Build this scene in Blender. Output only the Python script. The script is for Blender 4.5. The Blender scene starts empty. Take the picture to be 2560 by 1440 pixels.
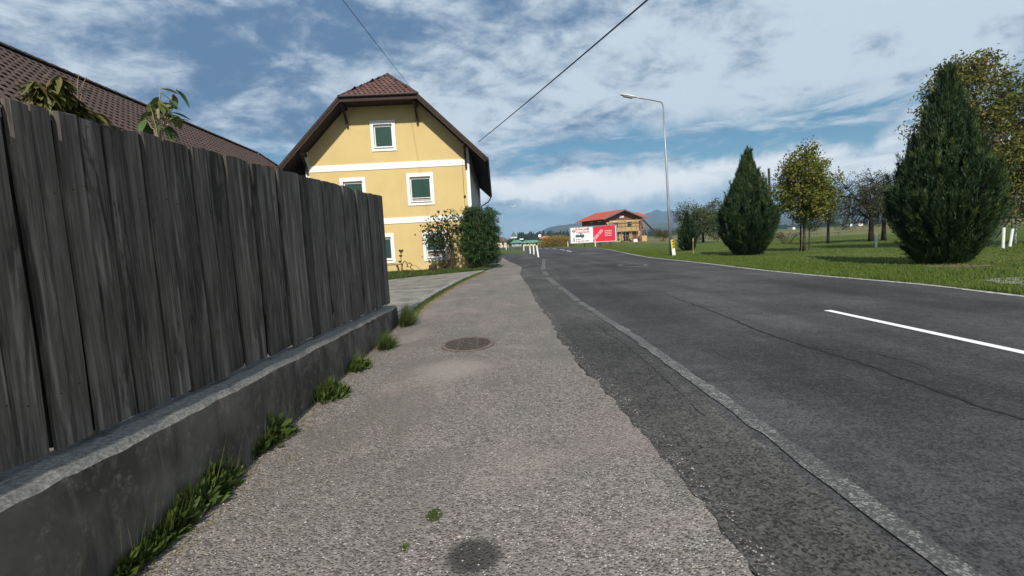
import bpy, bmesh, math, random
import numpy as np
from mathutils import Vector, Matrix, noise as mnoise

random.seed(7)
RNG = np.random.default_rng(11)
D = bpy.data
SC = bpy.context.scene
COL = SC.collection

# ------------------------------------------------------------------ camera
FPX = 1180.0                      # focal length in photo pixels (2560 wide)
ROLL = math.radians(3.1)
PITCH = math.atan(113 * math.cos(ROLL) / FPX)
CAMH = 1.3
Rv = Vector((1, 0, 0)); Fv = Vector((0, math.cos(PITCH), -math.sin(PITCH))); Uv = Vector((0, math.sin(PITCH), math.cos(PITCH)))
cx = Rv * math.cos(ROLL) - Uv * math.sin(ROLL)
cy = Rv * math.sin(ROLL) + Uv * math.cos(ROLL)
cz = -Fv
cam = D.cameras.new("camera"); camo = D.objects.new("camera", cam); COL.objects.link(camo)
camo.matrix_world = Matrix(((cx.x, cy.x, cz.x, 0), (cx.y, cy.y, cz.y, 0), (cx.z, cy.z, cz.z, CAMH), (0, 0, 0, 1)))
cam.sensor_width = 36; cam.lens = 36 * FPX / 2560
cam.clip_start = 0.05; cam.clip_end = 30000
SC.camera = camo

# ------------------------------------------------------------------ world: daylight sky with a broken cloud deck
SUN_EL = math.radians(41); SUN_AZ = math.radians(181.5)     # behind the camera
w = D.worlds.new("World"); SC.world = w; w.use_nodes = True
nt = w.node_tree; nt.nodes.clear()
def WN(t, **k):
    n = nt.nodes.new(t)
    for a, b in k.items(): setattr(n, a, b)
    return n
def wl(a, b): nt.links.new(a, b)
def wmath(op, a, b=None, clamp=False):
    n = WN('ShaderNodeMath', operation=op, use_clamp=clamp)
    for i, v in enumerate((a, b)):
        if v is None: continue
        if hasattr(v, 'links'): wl(v, n.inputs[i])
        else: n.inputs[i].default_value = v
    return n.outputs[0]
def wstep(v, lo, hi, t0=0.0, t1=1.0):
    n = WN('ShaderNodeMapRange', interpolation_type='SMOOTHSTEP')
    wl(v, n.inputs[0]); n.inputs[1].default_value = lo; n.inputs[2].default_value = hi
    n.inputs[3].default_value = t0; n.inputs[4].default_value = t1
    return n.outputs[0]
def wmix(f, a, b):
    n = WN('ShaderNodeMix', data_type='RGBA')
    wl(f, n.inputs[0])
    for i, v in ((6, a), (7, b)):
        if hasattr(v, 'links'): wl(v, n.inputs[i])
        else: n.inputs[i].default_value = (*v, 1)
    return n.outputs[2]
def wnoise(vec, scale, detail, rough=0.55, dist=0.0):
    n = WN('ShaderNodeTexNoise'); wl(vec, n.inputs['Vector'])
    n.inputs['Scale'].default_value = scale; n.inputs['Detail'].default_value = detail
    n.inputs['Roughness'].default_value = rough; n.inputs['Distortion'].default_value = dist
    return n.outputs[0]
SKY_ROT, SKY_SC, SKY_LOC = -42, (0.95, 1.15, 1), (14.6, 2.9, 0)
SKY_DARK, SKY_WHITE = (0.95, 1.75, 3.0), (4.9, 5.7, 6.4)
tc = WN('ShaderNodeTexCoord')
sep = WN('ShaderNodeSeparateXYZ'); wl(tc.outputs['Generated'], sep.inputs[0])
zc = wmath('MAXIMUM', sep.outputs[2], 0.0)
zz = wmath('ADD', zc, 0.30)
comb = WN('ShaderNodeCombineXYZ')
wl(wmath('DIVIDE', sep.outputs[0], zz), comb.inputs[0]); wl(wmath('DIVIDE', sep.outputs[1], zz), comb.inputs[1])
mp = WN('ShaderNodeMapping'); wl(comb.outputs[0], mp.inputs[0])
mp.inputs['Rotation'].default_value = (0, 0, math.radians(SKY_ROT)); mp.inputs['Scale'].default_value = SKY_SC; mp.inputs['Location'].default_value = SKY_LOC
P = mp.outputs[0]
big = wnoise(P, 0.9, 2, 0.5)
mid = wnoise(P, 2.6, 6, 0.56, 0.5)
fine = wnoise(P, 6.0, 5, 0.62, 0.3)
low2 = wnoise(tc.outputs['Generated'], 7.0, 5, 0.6)
hst = WN('ShaderNodeMapping'); wl(tc.outputs['Generated'], hst.inputs[0]); hst.inputs['Scale'].default_value = (1, 1, 5)
streak = wnoise(hst.outputs[0], 4.5, 6, 0.6, 0.4)
sky = WN('ShaderNodeTexSky', sky_type='NISHITA'); sky.sun_disc = False
sky.sun_elevation = SUN_EL; sky.sun_rotation = SUN_AZ; sky.air_density = 1.0; sky.dust_density = 0.6; sky.ozone_density = 2.0
# thickness and brightness of the broken cloud deck
shade = wmath('ADD', wmath('MULTIPLY', mid, 0.50), wmath('MULTIPLY', fine, 0.50))
vfine = wnoise(P, 15.0, 4, 0.65, 0.2)
shade = wmath('ADD', shade, wmath('MULTIPLY', wmath('SUBTRACT', vfine, 0.5), 0.15))
shade = wmath('ADD', shade, wmath('MULTIPLY', wmath('SUBTRACT', big, 0.5), 0.50))
shade = wmath('ADD', shade, wmath('MULTIPLY', wstep(sep.outputs[0], -0.75, 0.45), 0.13))      # deck is thinner and whiter towards the right
lit = wstep(shade, 0.43, 0.67)
cloud = wmix(lit, SKY_DARK, SKY_WHITE)
thin = wstep(shade, 0.62, 0.50)
# clear gap low over the horizon
el = wmath('ADD', sep.outputs[2], wmath('MULTIPLY', wmath('SUBTRACT', low2, 0.5), 0.13))
gap = wmath('MULTIPLY', wstep(el, 0.120, 0.150), wstep(el, 0.185, 0.235, 1.0, 0.0))
gap = wmath('MULTIPLY', gap, wstep(streak, 0.47, 0.64, 1.0, 0.05))
bluec = WN('ShaderNodeMix', data_type='RGBA', blend_type='MULTIPLY'); bluec.inputs[0].default_value = 1
wl(sky.outputs[0], bluec.inputs[6]); bluec.inputs[7].default_value = (0.36, 0.56, 0.60, 1)
col = wmix(gap, cloud, bluec.outputs[2])
# bright band under the gap, then blue-grey stratus down to the horizon
band = wmath('MULTIPLY', wstep(el, 0.075, 0.10), wstep(el, 0.115, 0.145, 1.0, 0.0))
col = wmix(wmath('MULTIPLY', band, wstep(streak, 0.33, 0.56, 0.35, 1.0)), col, (7.6, 7.9, 8.0))
strat = wstep(el, 0.055, 0.09, 1.0, 0.0)
scol = wmix(wstep(streak, 0.35, 0.65), (1.4, 2.9, 3.7), (3.0, 4.3, 4.9))
col = wmix(wmath('MULTIPLY', strat, 0.95), col, scol)
bg = WN('ShaderNodeBackground'); wl(col, bg.inputs[0]); bg.inputs[1].default_value = 0.1
out = WN('ShaderNodeOutputWorld'); wl(bg.outputs[0], out.inputs[0])

sun = D.lights.new("sun", 'SUN'); sun.energy = 4.4; sun.angle = math.radians(1.5); sun.color = (1.0, 0.95, 0.86)
suno = D.objects.new("sun", sun); COL.objects.link(suno)
suno.rotation_euler = (math.pi / 2 - SUN_EL, 0, math.pi - SUN_AZ)
suno.location = (0, -20, 30)

SC.view_settings.view_transform = 'Standard'; SC.view_settings.look = 'None'
SC.view_settings.exposure = 0.28; SC.view_settings.gamma = 1.0
SC.render.engine = 'CYCLES'
SC.cycles.use_denoising = True
SC.cycles.max_bounces = 6; SC.cycles.diffuse_bounces = 3; SC.cycles.glossy_bounces = 2; SC.cycles.transmission_bounces = 4
SC.cycles.transparent_max_bounces = 8; SC.cycles.volume_bounces = 0
SC.cycles.sample_clamp_indirect = 4

# ------------------------------------------------------------------ measuring helpers (photo pixel -> place in the world)
def ray(x, y):
    a = (x - 1280) / FPX; b = -(y - 720) / FPX
    return Fv + cx * a + cy * b
O3 = Vector((0, 0, CAMH))
def G(x, y, z=0.0):
    r = ray(x, y); return O3 + r * ((z - CAMH) / r.z)
def AT(x, y, Y):
    r = ray(x, y); return O3 + r * (Y / r.y)
def ONW(x, y, A, B):
    n = Vector((-(B.y - A.y), B.x - A.x, 0)); r = ray(x, y)
    t = n.dot(Vector((A.x, A.y, 0)) - O3) / n.dot(r); return O3 + r * t

# ------------------------------------------------------------------ materials
def new_mat(name):
    m = D.materials.new(name); m.use_nodes = True
    n = m.node_tree; b = n.nodes['Principled BSDF']
    return m, n, b
class NB:
    def __init__(s, n): s.n = n; s.tc = n.nodes.new('ShaderNodeTexCoord')
    def vec(s, scale=(1, 1, 1), kind='Object', rot=(0, 0, 0)):
        m = s.n.nodes.new('ShaderNodeMapping'); m.inputs['Scale'].default_value = scale; m.inputs['Rotation'].default_value = rot
        s.n.links.new(s.tc.outputs[kind], m.inputs[0]); return m.outputs[0]
    def noise(s, v, sc, det=4, ro=0.55, dist=0.0):
        t = s.n.nodes.new('ShaderNodeTexNoise'); s.n.links.new(v, t.inputs['Vector'])
        t.inputs['Scale'].default_value = sc; t.inputs['Detail'].default_value = det; t.inputs['Roughness'].default_value = ro; t.inputs['Distortion'].default_value = dist
        return t.outputs[0]
    def voro(s, v, sc, feat='F1', out='Distance', rnd=1.0):
        t = s.n.nodes.new('ShaderNodeTexVoronoi'); t.feature = feat; s.n.links.new(v, t.inputs['Vector'])
        t.inputs['Scale'].default_value = sc; t.inputs['Randomness'].default_value = rnd
        return t.outputs[out]
    def rng(s, v, a, b, c=0.0, d=1.0, smooth=True):
        t = s.n.nodes.new('ShaderNodeMapRange'); t.interpolation_type = 'SMOOTHSTEP' if smooth else 'LINEAR'
        s.n.links.new(v, t.inputs[0])
        for i, q in enumerate((a, b, c, d)): t.inputs[i + 1].default_value = q
        return t.outputs[0]
    def math(s, op, a, b=0.0):
        t = s.n.nodes.new('ShaderNodeMath'); t.operation = op
        for i, q in enumerate((a, b)):
            if hasattr(q, 'links'): s.n.links.new(q, t.inputs[i])
            else: t.inputs[i].default_value = q
        return t.outputs[0]
    def mix(s, f, a, b, mode='MIX'):
        t = s.n.nodes.new('ShaderNodeMix'); t.data_type = 'RGBA'; t.blend_type = mode
        for i, q in ((0, f), (6, a), (7, b)):
            if hasattr(q, 'links'): s.n.links.new(q, t.inputs[i])
            elif i == 0: t.inputs[0].default_value = q
            else: t.inputs[i].default_value = (*q, 1)
        return t.outputs[2]
    def bump(s, h, strength, dist, b):
        t = s.n.nodes.new('ShaderNodeBump'); t.inputs['Strength'].default_value = strength; t.inputs['Distance'].default_value = dist
        s.n.links.new(h, t.inputs['Height']); s.n.links.new(t.outputs[0], b.inputs['Normal'])
    def objrnd(s):
        t = s.n.nodes.new('ShaderNodeObjectInfo'); return t.outputs['Random']
    def attr(s, name):
        t = s.n.nodes.new('ShaderNodeAttribute'); t.attribute_name = name; return t.outputs['Fac']

def simple(name, c1, c2=None, sc=6, rough=0.7, bump=0.0, bdist=0.01, stretch=(1, 1, 1), metallic=0.0, rnd=0.0, det=5, spec=0.3):
    m, n, b = new_mat(name); q = NB(n)
    c2 = c2 or tuple(x * 0.8 for x in c1)
    v = q.vec(stretch); nz = q.noise(v, sc, det)
    c = q.mix(q.rng(nz, 0.3, 0.7), c2, c1)
    if rnd:
        c = q.mix(q.rng(q.objrnd(), 0, 1, 0, rnd, False), c, tuple(x * 0.45 for x in c2))
    n.links.new(c, b.inputs['Base Color'])
    b.inputs['Roughness'].default_value = rough; b.inputs['Metallic'].default_value = metallic; b.inputs['Specular IOR Level'].default_value = spec
    if bump: q.bump(nz, bump, bdist, b)
    return m

def leafmat(name, ca, cb, cc=None, rough=0.55, trans=0.25):
    m, n, b = new_mat(name); q = NB(n)
    a = q.attr('rnd')
    c = q.mix(q.rng(a, 0.0, 1.0, 0, 1, False), ca, cb)
    if cc: c = q.mix(q.rng(a, 0.72, 0.95), c, cc)
    n.links.new(c, b.inputs['Base Color']); b.inputs['Roughness'].default_value = rough
    b.inputs['Specular IOR Level'].default_value = 0.25
    if trans:
        tr = n.nodes.new('ShaderNodeBsdfTranslucent'); n.links.new(c, tr.inputs[0])
        mx = n.nodes.new('ShaderNodeMixShader'); mx.inputs[0].default_value = trans
        n.links.new(b.outputs[0], mx.inputs[1]); n.links.new(tr.outputs[0], mx.inputs[2])
        n.links.new(mx.outputs[0], n.nodes['Material Output'].inputs[0])
    return m

# asphalt of the carriageway
def asphalt(name, base, spread, patch=0.25):
    m, n, b = new_mat(name); q = NB(n)
    v = q.vec()
    cell = q.voro(v, 95, 'F1', 'Color'); sepc = n.nodes.new('ShaderNodeSeparateColor'); n.links.new(cell, sepc.inputs[0])
    st = q.rng(sepc.outputs[0], 0.0, 1.0, 1 - spread, 1 + spread, False)
    big = q.rng(q.noise(v, 0.35, 5, 0.6), 0.3, 0.7, 1 - patch, 1 + patch)
    lane = q.rng(q.noise(q.vec((0.9, 0.06, 1)), 1.0, 3), 0.38, 0.62, 0.78, 1.22)
    mid = q.rng(q.noise(v, 7, 6, 0.65), 0.3, 0.7, 0.85, 1.15)
    f = q.math('MULTIPLY', q.math('MULTIPLY', st, big), q.math('MULTIPLY', mid, lane))
    cm = n.nodes.new('ShaderNodeVectorMath'); cm.operation = 'SCALE'; cm.inputs[0].default_value = base; n.links.new(f, cm.inputs['Scale'])
    n.links.new(cm.outputs[0], b.inputs['Base Color'])
    b.inputs['Roughness'].default_value = 0.82; b.inputs['Specular IOR Level'].default_value = 0.25
    c2_ = q.voro(v, 38, 'F1', 'Color'); s2_ = n.nodes.new('ShaderNodeSeparateColor'); n.links.new(c2_, s2_.inputs[0])
    h = q.math('ADD', q.math('MULTIPLY', sepc.outputs[1], 0.6), q.math('MULTIPLY', q.noise(v, 60, 4), 0.6))
    light = q.mix(q.math('MULTIPLY', q.rng(s2_.outputs[0], 0.72, 0.95), 0.22), cm.outputs[0], tuple(x * 2.6 for x in base))
    tarry = q.mix(q.math('MULTIPLY', q.rng(q.noise(v, 1.7, 8, 0.7), 0.52, 0.72), 0.55), light, tuple(x * 0.45 for x in base))
    n.links.new(tarry, b.inputs['Base Color'])
    q.bump(h, 0.8, 0.007, b)
    return m
M = {}
M['asphalt'] = asphalt('asphalt', (0.047, 0.0455, 0.046), 0.6, 0.42)
M['asphalt_strip'] = asphalt('asphalt_strip', (0.058, 0.055, 0.052), 0.8, 0.45)
# exposed-aggregate pavement
def pavement_mat():
    m, n, b = new_mat('pavement_aggregate'); q = NB(n); v = q.vec()
    cell = q.voro(v, 70, 'F1', 'Color'); sc = n.nodes.new('ShaderNodeSeparateColor'); n.links.new(cell, sc.inputs[0])
    cell2 = q.voro(v, 150, 'F1', 'Color'); sc2 = n.nodes.new('ShaderNodeSeparateColor'); n.links.new(cell2, sc2.inputs[0])
    d = q.voro(v, 70)
    base = q.mix(q.rng(q.noise(v, 0.55, 5, 0.6), 0.35, 0.65), (0.315, 0.268, 0.246), (0.30, 0.278, 0.248))
    cell3 = q.voro(v, 30, 'F1', 'Color'); sc3 = n.nodes.new('ShaderNodeSeparateColor'); n.links.new(cell3, sc3.inputs[0])
    c = q.mix(q.rng(sc.outputs[0], 0.05, 0.85), (0.125, 0.108, 0.098), base)
    c = q.mix(q.rng(sc3.outputs[0], 0.55, 1.0, 0, 0.28), c, (0.40, 0.36, 0.335))
    c = q.mix(q.rng(sc3.outputs[1], 0.60, 1.0, 0, 0.3), c, (0.10, 0.086, 0.078))
    c = q.mix(q.rng(sc2.outputs[1], 0.0, 1.0, 0, 0.55), c, (0.14, 0.13, 0.12))
    c = q.mix(q.math('MULTIPLY', q.rng(sc.outputs[2], 0.80, 0.90), q.rng(d, 0.3, 0.5, 1, 0)), c, (0.66, 0.62, 0.58))
    c = q.mix(q.rng(q.noise(v, 1.1, 8, 0.72), 0.47, 0.72, 0, 0.62), c, (0.145, 0.130, 0.115))
    c = q.mix(q.rng(q.noise(v, 0.45, 4, 0.6, 0.8), 0.50, 0.62, 0, 0.5), c, (0.31, 0.255, 0.235))
    c = q.mix(q.rng(q.noise(v, 0.8, 3, 0.5, 1.2), 0.53, 0.60, 0, 0.55), c, (0.17, 0.155, 0.138))
    c = q.mix(q.rng(q.noise(q.vec((1.6, 0.35, 1)), 0.9, 6, 0.65, 0.8), 0.50, 0.68, 0, 0.5), c, (0.15, 0.143, 0.122))
    # worn dark stains: a damp ring near the camera, rusty run-off beside the drain
    def spot(px_, py_, r, soft, strength, colr, cc, wob=0.5):
        p = G(px_, py_)
        sub = n.nodes.new('ShaderNodeVectorMath'); sub.operation = 'SUBTRACT'; n.links.new(q.tc.outputs['Object'], sub.inputs[0]); sub.inputs[1].default_value = (p.x, p.y, 0)
        sx = n.nodes.new('ShaderNodeVectorMath'); sx.operation = 'MULTIPLY'; n.links.new(sub.outputs[0], sx.inputs[0]); sx.inputs[1].default_value = (1, 1, 0)
        ln = n.nodes.new('ShaderNodeVectorMath'); ln.operation = 'LENGTH'; n.links.new(sx.outputs[0], ln.inputs[0])
        dd = q.math('ADD', ln.outputs['Value'], q.math('MULTIPLY', q.math('SUBTRACT', q.noise(v, 9, 5, 0.7), 0.5), wob * r))
        return q.mix(q.rng(dd, r * (1 - soft), r * (1 + soft), strength, 0.0), cc, colr)
    c = spot(1182, 1400, 0.115, 0.30, 0.9, (0.045, 0.043, 0.040), c)
    c = spot(1130, 925, 0.34, 0.6, 0.75, (0.33, 0.285, 0.262), c, 0.4)
    c = spot(1600, 1080, 0.35, 0.8, 0.4, (0.26, 0.21, 0.21), c, 0.3)
    n.links.new(c, b.inputs['Base Color']); b.inputs['Roughness'].default_value = 0.9; b.inputs['Specular IOR Level'].default_value = 0.2
    h = q.math('ADD', q.rng(d, 0.0, 0.6, 1, 0), q.math('ADD', q.math('MULTIPLY', sc2.outputs[0], 0.6), q.math('MULTIPLY', sc3.outputs[2], 0.9)))
    q.bump(h, 0.9, 0.010, b)
    return m
M['pavement'] = pavement_mat()
M['driveway'] = simple('driveway_concrete', (0.255, 0.235, 0.205), (0.115, 0.108, 0.092), 1.6, 0.9, 0.6, 0.008, det=10)
M['kerb'] = simple('kerb_concrete', (0.30, 0.29, 0.27), (0.17, 0.165, 0.155), 5, 0.9, 0.5, 0.008, rnd=0.3, det=8)
M['paint_new'] = simple('fresh_road_paint', (0.80, 0.80, 0.80), (0.70, 0.70, 0.70), 30, 0.6, 0.2, 0.002)
def worn_paint():
    m, n, b = new_mat('worn_road_paint'); q = NB(n); v = q.vec()
    wv = q.noise(v, 18, 8, 0.75); w2 = q.noise(v, 1.3, 5, 0.6); sp = q.voro(v, 110, 'F1', 'Color')
    sc = n.nodes.new('ShaderNodeSeparateColor'); n.links.new(sp, sc.inputs[0])
    f = q.math('ADD', q.math('MULTIPLY', wv, 0.7), q.math('ADD', q.math('MULTIPLY', w2, 0.5), q.math('MULTIPLY', sc.outputs[0], 0.35)))
    c = q.mix(q.rng(f, 0.74, 1.04), (0.052, 0.051, 0.050), (0.25, 0.242, 0.23))
    n.links.new(c, b.inputs['Base Color']); b.inputs['Roughness'].default_value = 0.85
    q.bump(f, 0.4, 0.003, b); return m
M['paint_worn'] = worn_paint()
M['paint_edge'] = simple('edge_line_paint', (0.46, 0.44, 0.41), (0.17, 0.165, 0.15), 9, 0.8, 0.2, 0.003, det=8)
M['crack'] = simple('crack_dark', (0.022, 0.022, 0.023), (0.012, 0.012, 0.012), 20, 0.95)
M['iron'] = simple('cast_iron', (0.095, 0.073, 0.064), (0.05, 0.038, 0.034), 25, 0.7, 0.4, 0.002)
M['grit'] = simple('grit_stone', (0.42, 0.38, 0.35), (0.16, 0.14, 0.13), 45, 0.9)
M['rim'] = simple('rim_iron', (0.17, 0.13, 0.11), (0.09, 0.07, 0.06), 20, 0.7, 0.4, 0.002)
M['hole'] = simple('shade_dark', (0.012, 0.012, 0.012), (0.008, 0.008, 0.008), 5, 1.0)
def grass_ground():
    m, n, b = new_mat('grass_ground'); q = NB(n); v = q.vec()
    c = q.mix(q.rng(q.noise(v, 0.22, 5, 0.6), 0.35, 0.65), (0.058, 0.092, 0.016), (0.100, 0.125, 0.028))
    c = q.mix(q.rng(q.noise(v, 2.5, 7, 0.7), 0.45, 0.75, 0, 0.7), c, (0.15, 0.14, 0.05))
    c = q.mix(q.rng(q.noise(v, 22, 6, 0.7), 0.4, 0.7, 0, 0.6), c, (0.026, 0.045, 0.01))
    n.links.new(c, b.inputs['Base Color']); b.inputs['Roughness'].default_value = 0.95; b.inputs['Specular IOR Level'].default_value = 0.1
    q.bump(q.noise(v, 30, 6, 0.7), 0.8, 0.04, b); return m
M['grass_ground'] = grass_ground()
M['grass'] = leafmat('grass_blades', (0.075, 0.128, 0.017), (0.150, 0.190, 0.036), (0.28, 0.24, 0.085), trans=0.3)
M['stubble'] = simple('stubble_field', (0.17, 0.13, 0.05), (0.10, 0.085, 0.03), 0.25, 0.95, stretch=(1, 0.1, 1))
M['meadow'] = simple('far_meadow', (0.12, 0.125, 0.035), (0.075, 0.09, 0.025), 0.08, 0.95)
M['soil'] = simple('red_soil', (0.17, 0.11, 0.07), (0.09, 0.075, 0.04), 2.5, 0.95, 0.5, 0.03)
M['gravel'] = simple('gravel_patch', (0.30, 0.29, 0.27), (0.10, 0.10, 0.085), 7, 0.95, 0.8, 0.03, det=9)
def wood_fence():
    m, n, b = new_mat('weathered_board'); q = NB(n)
    r = q.objrnd()
    off = n.nodes.new('ShaderNodeVectorMath'); off.operation = 'ADD'; n.links.new(q.tc.outputs['Object'], off.inputs[0])
    cmb = n.nodes.new('ShaderNodeCombineXYZ')
    for i, k in enumerate((37.0, 11.0, 53.0)): n.links.new(q.math('MULTIPLY', r, k), cmb.inputs[i])
    n.links.new(cmb.outputs[0], off.inputs[1])
    def vec(s):
        mm = n.nodes.new('ShaderNodeVectorMath'); mm.operation = 'MULTIPLY'; n.links.new(off.outputs[0], mm.inputs[0]); mm.inputs[1].default_value = s; return mm.outputs[0]
    grain = q.noise(vec((1, 1, 0.03)), 70, 6, 0.7, 0.5)
    fineg = q.noise(vec((1, 1, 0.02)), 170, 4, 0.6)
    streak = q.noise(vec((1, 1, 0.07)), 16, 6, 0.65, 0.5)
    drip = q.noise(vec((1, 1, 0.16)), 11, 6, 0.65, 0.7)
    blot = q.noise(vec((1, 1, 0.5)), 2.6, 6, 0.6)
    c = q.mix(q.rng(grain, 0.36, 0.64), (0.040, 0.033, 0.0275), (0.150, 0.127, 0.108))
    c = q.mix(q.rng(streak, 0.50, 0.68, 0, 0.75), c, (0.33, 0.285, 0.245))
    c = q.mix(q.rng(drip, 0.52, 0.64, 0, 0.82), c, (0.022, 0.018, 0.015))
    c = q.mix(q.rng(blot, 0.50, 0.7, 0, 0.6), c, (0.034, 0.029, 0.025))
    c = q.mix(q.rng(fineg, 0.60, 0.72, 0, 0.5), c, (0.32, 0.28, 0.24))
    kn = q.voro(vec((1, 1, 0.45)), 5.0)
    c = q.mix(q.rng(kn, 0.03, 0.09, 0.85, 0.0), c, (0.014, 0.012, 0.012))
    c = q.mix(q.rng(r, 0.5, 1, 0.0, 0.55, False), c, (0.028, 0.023, 0.020)); c = q.mix(q.rng(r, 0.0, 0.4, 0.40, 0.0, False), c, (0.165, 0.141, 0.120))
    n.links.new(c, b.inputs['Base Color']); b.inputs['Roughness'].default_value = 0.85; b.inputs['Specular IOR Level'].default_value = 0.2
    q.bump(q.math('ADD', grain, q.math('MULTIPLY', fineg, 0.5)), 0.7, 0.006, b); return m
M['board'] = wood_fence()
def wall_conc():
    m, n, b = new_mat('old_wall_concrete'); q = NB(n); v = q.vec()
    geo = n.nodes.new('ShaderNodeNewGeometry'); sp = n.nodes.new('ShaderNodeSeparateXYZ'); n.links.new(geo.outputs['Normal'], sp.inputs[0])
    c = q.mix(q.rng(q.noise(v, 1.5, 6, 0.6), 0.35, 0.65), (0.165, 0.144, 0.124), (0.062, 0.052, 0.043))
    c = q.mix(q.rng(q.noise(v, 13, 9, 0.75), 0.52, 0.70, 0, 0.75), c, (0.25, 0.222, 0.19))
    c = q.mix(q.rng(q.noise(q.vec((1, 1, 0.10)), 6, 7, 0.7, 0.6), 0.55, 0.70, 0, 0.65), c, (0.235, 0.217, 0.193))
    c = q.mix(q.rng(q.noise(q.vec((1, 1, 0.25)), 4, 6, 0.65), 0.52, 0.70, 0, 0.75), c, (0.032, 0.028, 0.022))
    c = q.mix(q.rng(q.noise(v, 3.3, 7, 0.7), 0.58, 0.72, 0, 0.6), c, (0.050, 0.056, 0.030))
    cap = q.mix(q.rng(q.noise(v, 55, 7, 0.75), 0.35, 0.65), (0.12, 0.115, 0.105), (0.30, 0.29, 0.27))   # light on the top painted in: upward faces coloured paler
    c = q.mix(q.rng(sp.outputs[2], 0.25, 0.7), c, cap)
    n.links.new(c, b.inputs['Base Color']); b.inputs['Roughness'].default_value = 0.92; b.inputs['Specular IOR Level'].default_value = 0.2
    q.bump(q.math('ADD', q.noise(v, 60, 6, 0.7), q.math('MULTIPLY', q.noise(v, 9, 4), 0.8)), 0.5, 0.008, b); return m
M['wall_conc'] = wall_conc()
M['plaster'] = simple('yellow_plaster', (0.615, 0.465, 0.215), (0.570, 0.425, 0.19), 0.9, 0.9, 0.12, 0.004, det=8)
M['white'] = simple('white_plaster', (0.80, 0.79, 0.76), (0.74, 0.73, 0.70), 4, 0.85, 0.1, 0.003)
M['grey_plaster'] = simple('grey_plaster', (0.42, 0.42, 0.42), (0.34, 0.34, 0.34), 3, 0.9, 0.1, 0.004)
M['shutter'] = simple('green_shutter', (0.020, 0.066, 0.049), (0.017, 0.056, 0.042), 3, 0.55)
M['pvc'] = simple('white_frame', (0.78, 0.78, 0.78), (0.72, 0.72, 0.72), 5, 0.4)
M['curtain'] = simple('curtain', (0.42, 0.36, 0.33), (0.3, 0.25, 0.23), 9, 0.9, stretch=(1, 1, 0.2))
def glassm():
    m, n, b = new_mat('window_glass'); b.inputs['Base Color'].default_value = (0.02, 0.025, 0.03, 1); b.inputs['Roughness'].default_value = 0.05; b.inputs['Specular IOR Level'].default_value = 0.6; return m
M['glass'] = glassm()
M['dark_wood'] = simple('dark_brown_wood', (0.055, 0.034, 0.026), (0.025, 0.016, 0.013), 14, 0.75, 0.3, 0.004, stretch=(1, 0.15, 1))
M['dark_wood2'] = simple('soffit_wood', (0.035, 0.023, 0.018), (0.02, 0.013, 0.011), 14, 0.8, 0.3, 0.004, stretch=(1, 0.15, 1))
M['tile'] = simple('clay_tile', (0.165, 0.083, 0.066), (0.10, 0.052, 0.045), 9, 0.75, 0.3, 0.006, rnd=0.5)
M['tile_barn'] = simple('barn_tile', (0.100, 0.066, 0.055), (0.058, 0.038, 0.032), 7, 0.8, 0.3, 0.006, rnd=0.35)
M['underlay'] = simple('roof_underlay', (0.03, 0.024, 0.022), (0.02, 0.016, 0.015), 4, 0.9)
M['ridge_tile'] = simple('ridge_tile', (0.085, 0.055, 0.05), (0.05, 0.035, 0.033), 8, 0.75)
M['gutter'] = simple('gutter_metal', (0.05, 0.035, 0.03), (0.035, 0.025, 0.022), 6, 0.45, metallic=0.4)
M['galv'] = simple('galvanised_steel', (0.36, 0.38, 0.39), (0.28, 0.30, 0.31), 5, 0.45, metallic=0.6, stretch=(1, 1, 0.2))
M['lamp_white'] = simple('lamp_housing', (0.62, 0.64, 0.64), (0.5, 0.52, 0.52), 5, 0.4)
M['lamp_glass'] = simple('lamp_diffuser', (0.22, 0.24, 0.24), (0.16, 0.17, 0.17), 5, 0.25)
M['post_white'] = simple('post_plastic', (0.80, 0.80, 0.78), (0.68, 0.68, 0.65), 7, 0.5)
M['black'] = simple('black_plastic', (0.02, 0.02, 0.02), (0.012, 0.012, 0.012), 7, 0.6)
M['yellow'] = simple('yellow_plate', (0.74, 0.58, 0.03), (0.66, 0.5, 0.03), 7, 0.5)
M['red'] = simple('poster_red', (0.62, 0.022, 0.052), (0.56, 0.02, 0.046), 3, 0.5)
M['red_text'] = simple('print_red', (0.45, 0.03, 0.05), (0.40, 0.03, 0.05), 3, 0.6)
M['print_green'] = simple('print_green', (0.03, 0.10, 0.08), (0.025, 0.08, 0.065), 3, 0.6)
M['print_grey'] = simple('print_grey', (0.15, 0.16, 0.16), (0.12, 0.13, 0.13), 3, 0.6)
M['print_lgrey'] = simple('print_light_grey', (0.55, 0.56, 0.57), (0.5, 0.51, 0.52), 3, 0.6)
M['print_pink'] = simple('print_pink', (0.75, 0.36, 0.40), (0.68, 0.30, 0.34), 3, 0.6)
M['poster_white'] = simple('poster_white', (0.80, 0.80, 0.79), (0.77, 0.77, 0.76), 3, 0.5)
M['wire'] = simple('cable_black', (0.025, 0.027, 0.03), (0.02, 0.02, 0.022), 5, 0.5)
M['bark'] = simple('bark', (0.085, 0.065, 0.05), (0.035, 0.028, 0.023), 14, 0.9, 0.7, 0.02, stretch=(1, 1, 0.25))
M['bark_dark'] = simple('dark_bark', (0.045, 0.036, 0.030), (0.02, 0.017, 0.015), 14, 0.9, 0.7, 0.02, stretch=(1, 1, 0.25))
M['stake'] = simple('stake_wood', (0.32, 0.24, 0.14), (0.20, 0.15, 0.09), 10, 0.85, 0.3, 0.005, stretch=(1, 1, 0.2))
M['conifer'] = leafmat('conifer_sprays', (0.016, 0.037, 0.012), (0.048, 0.082, 0.024), (0.105, 0.130, 0.036), trans=0.15)
M['conifer_in'] = simple('conifer_inner', (0.009, 0.016, 0.006), (0.004, 0.008, 0.003), 6, 1.0, spec=0.0)
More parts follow.
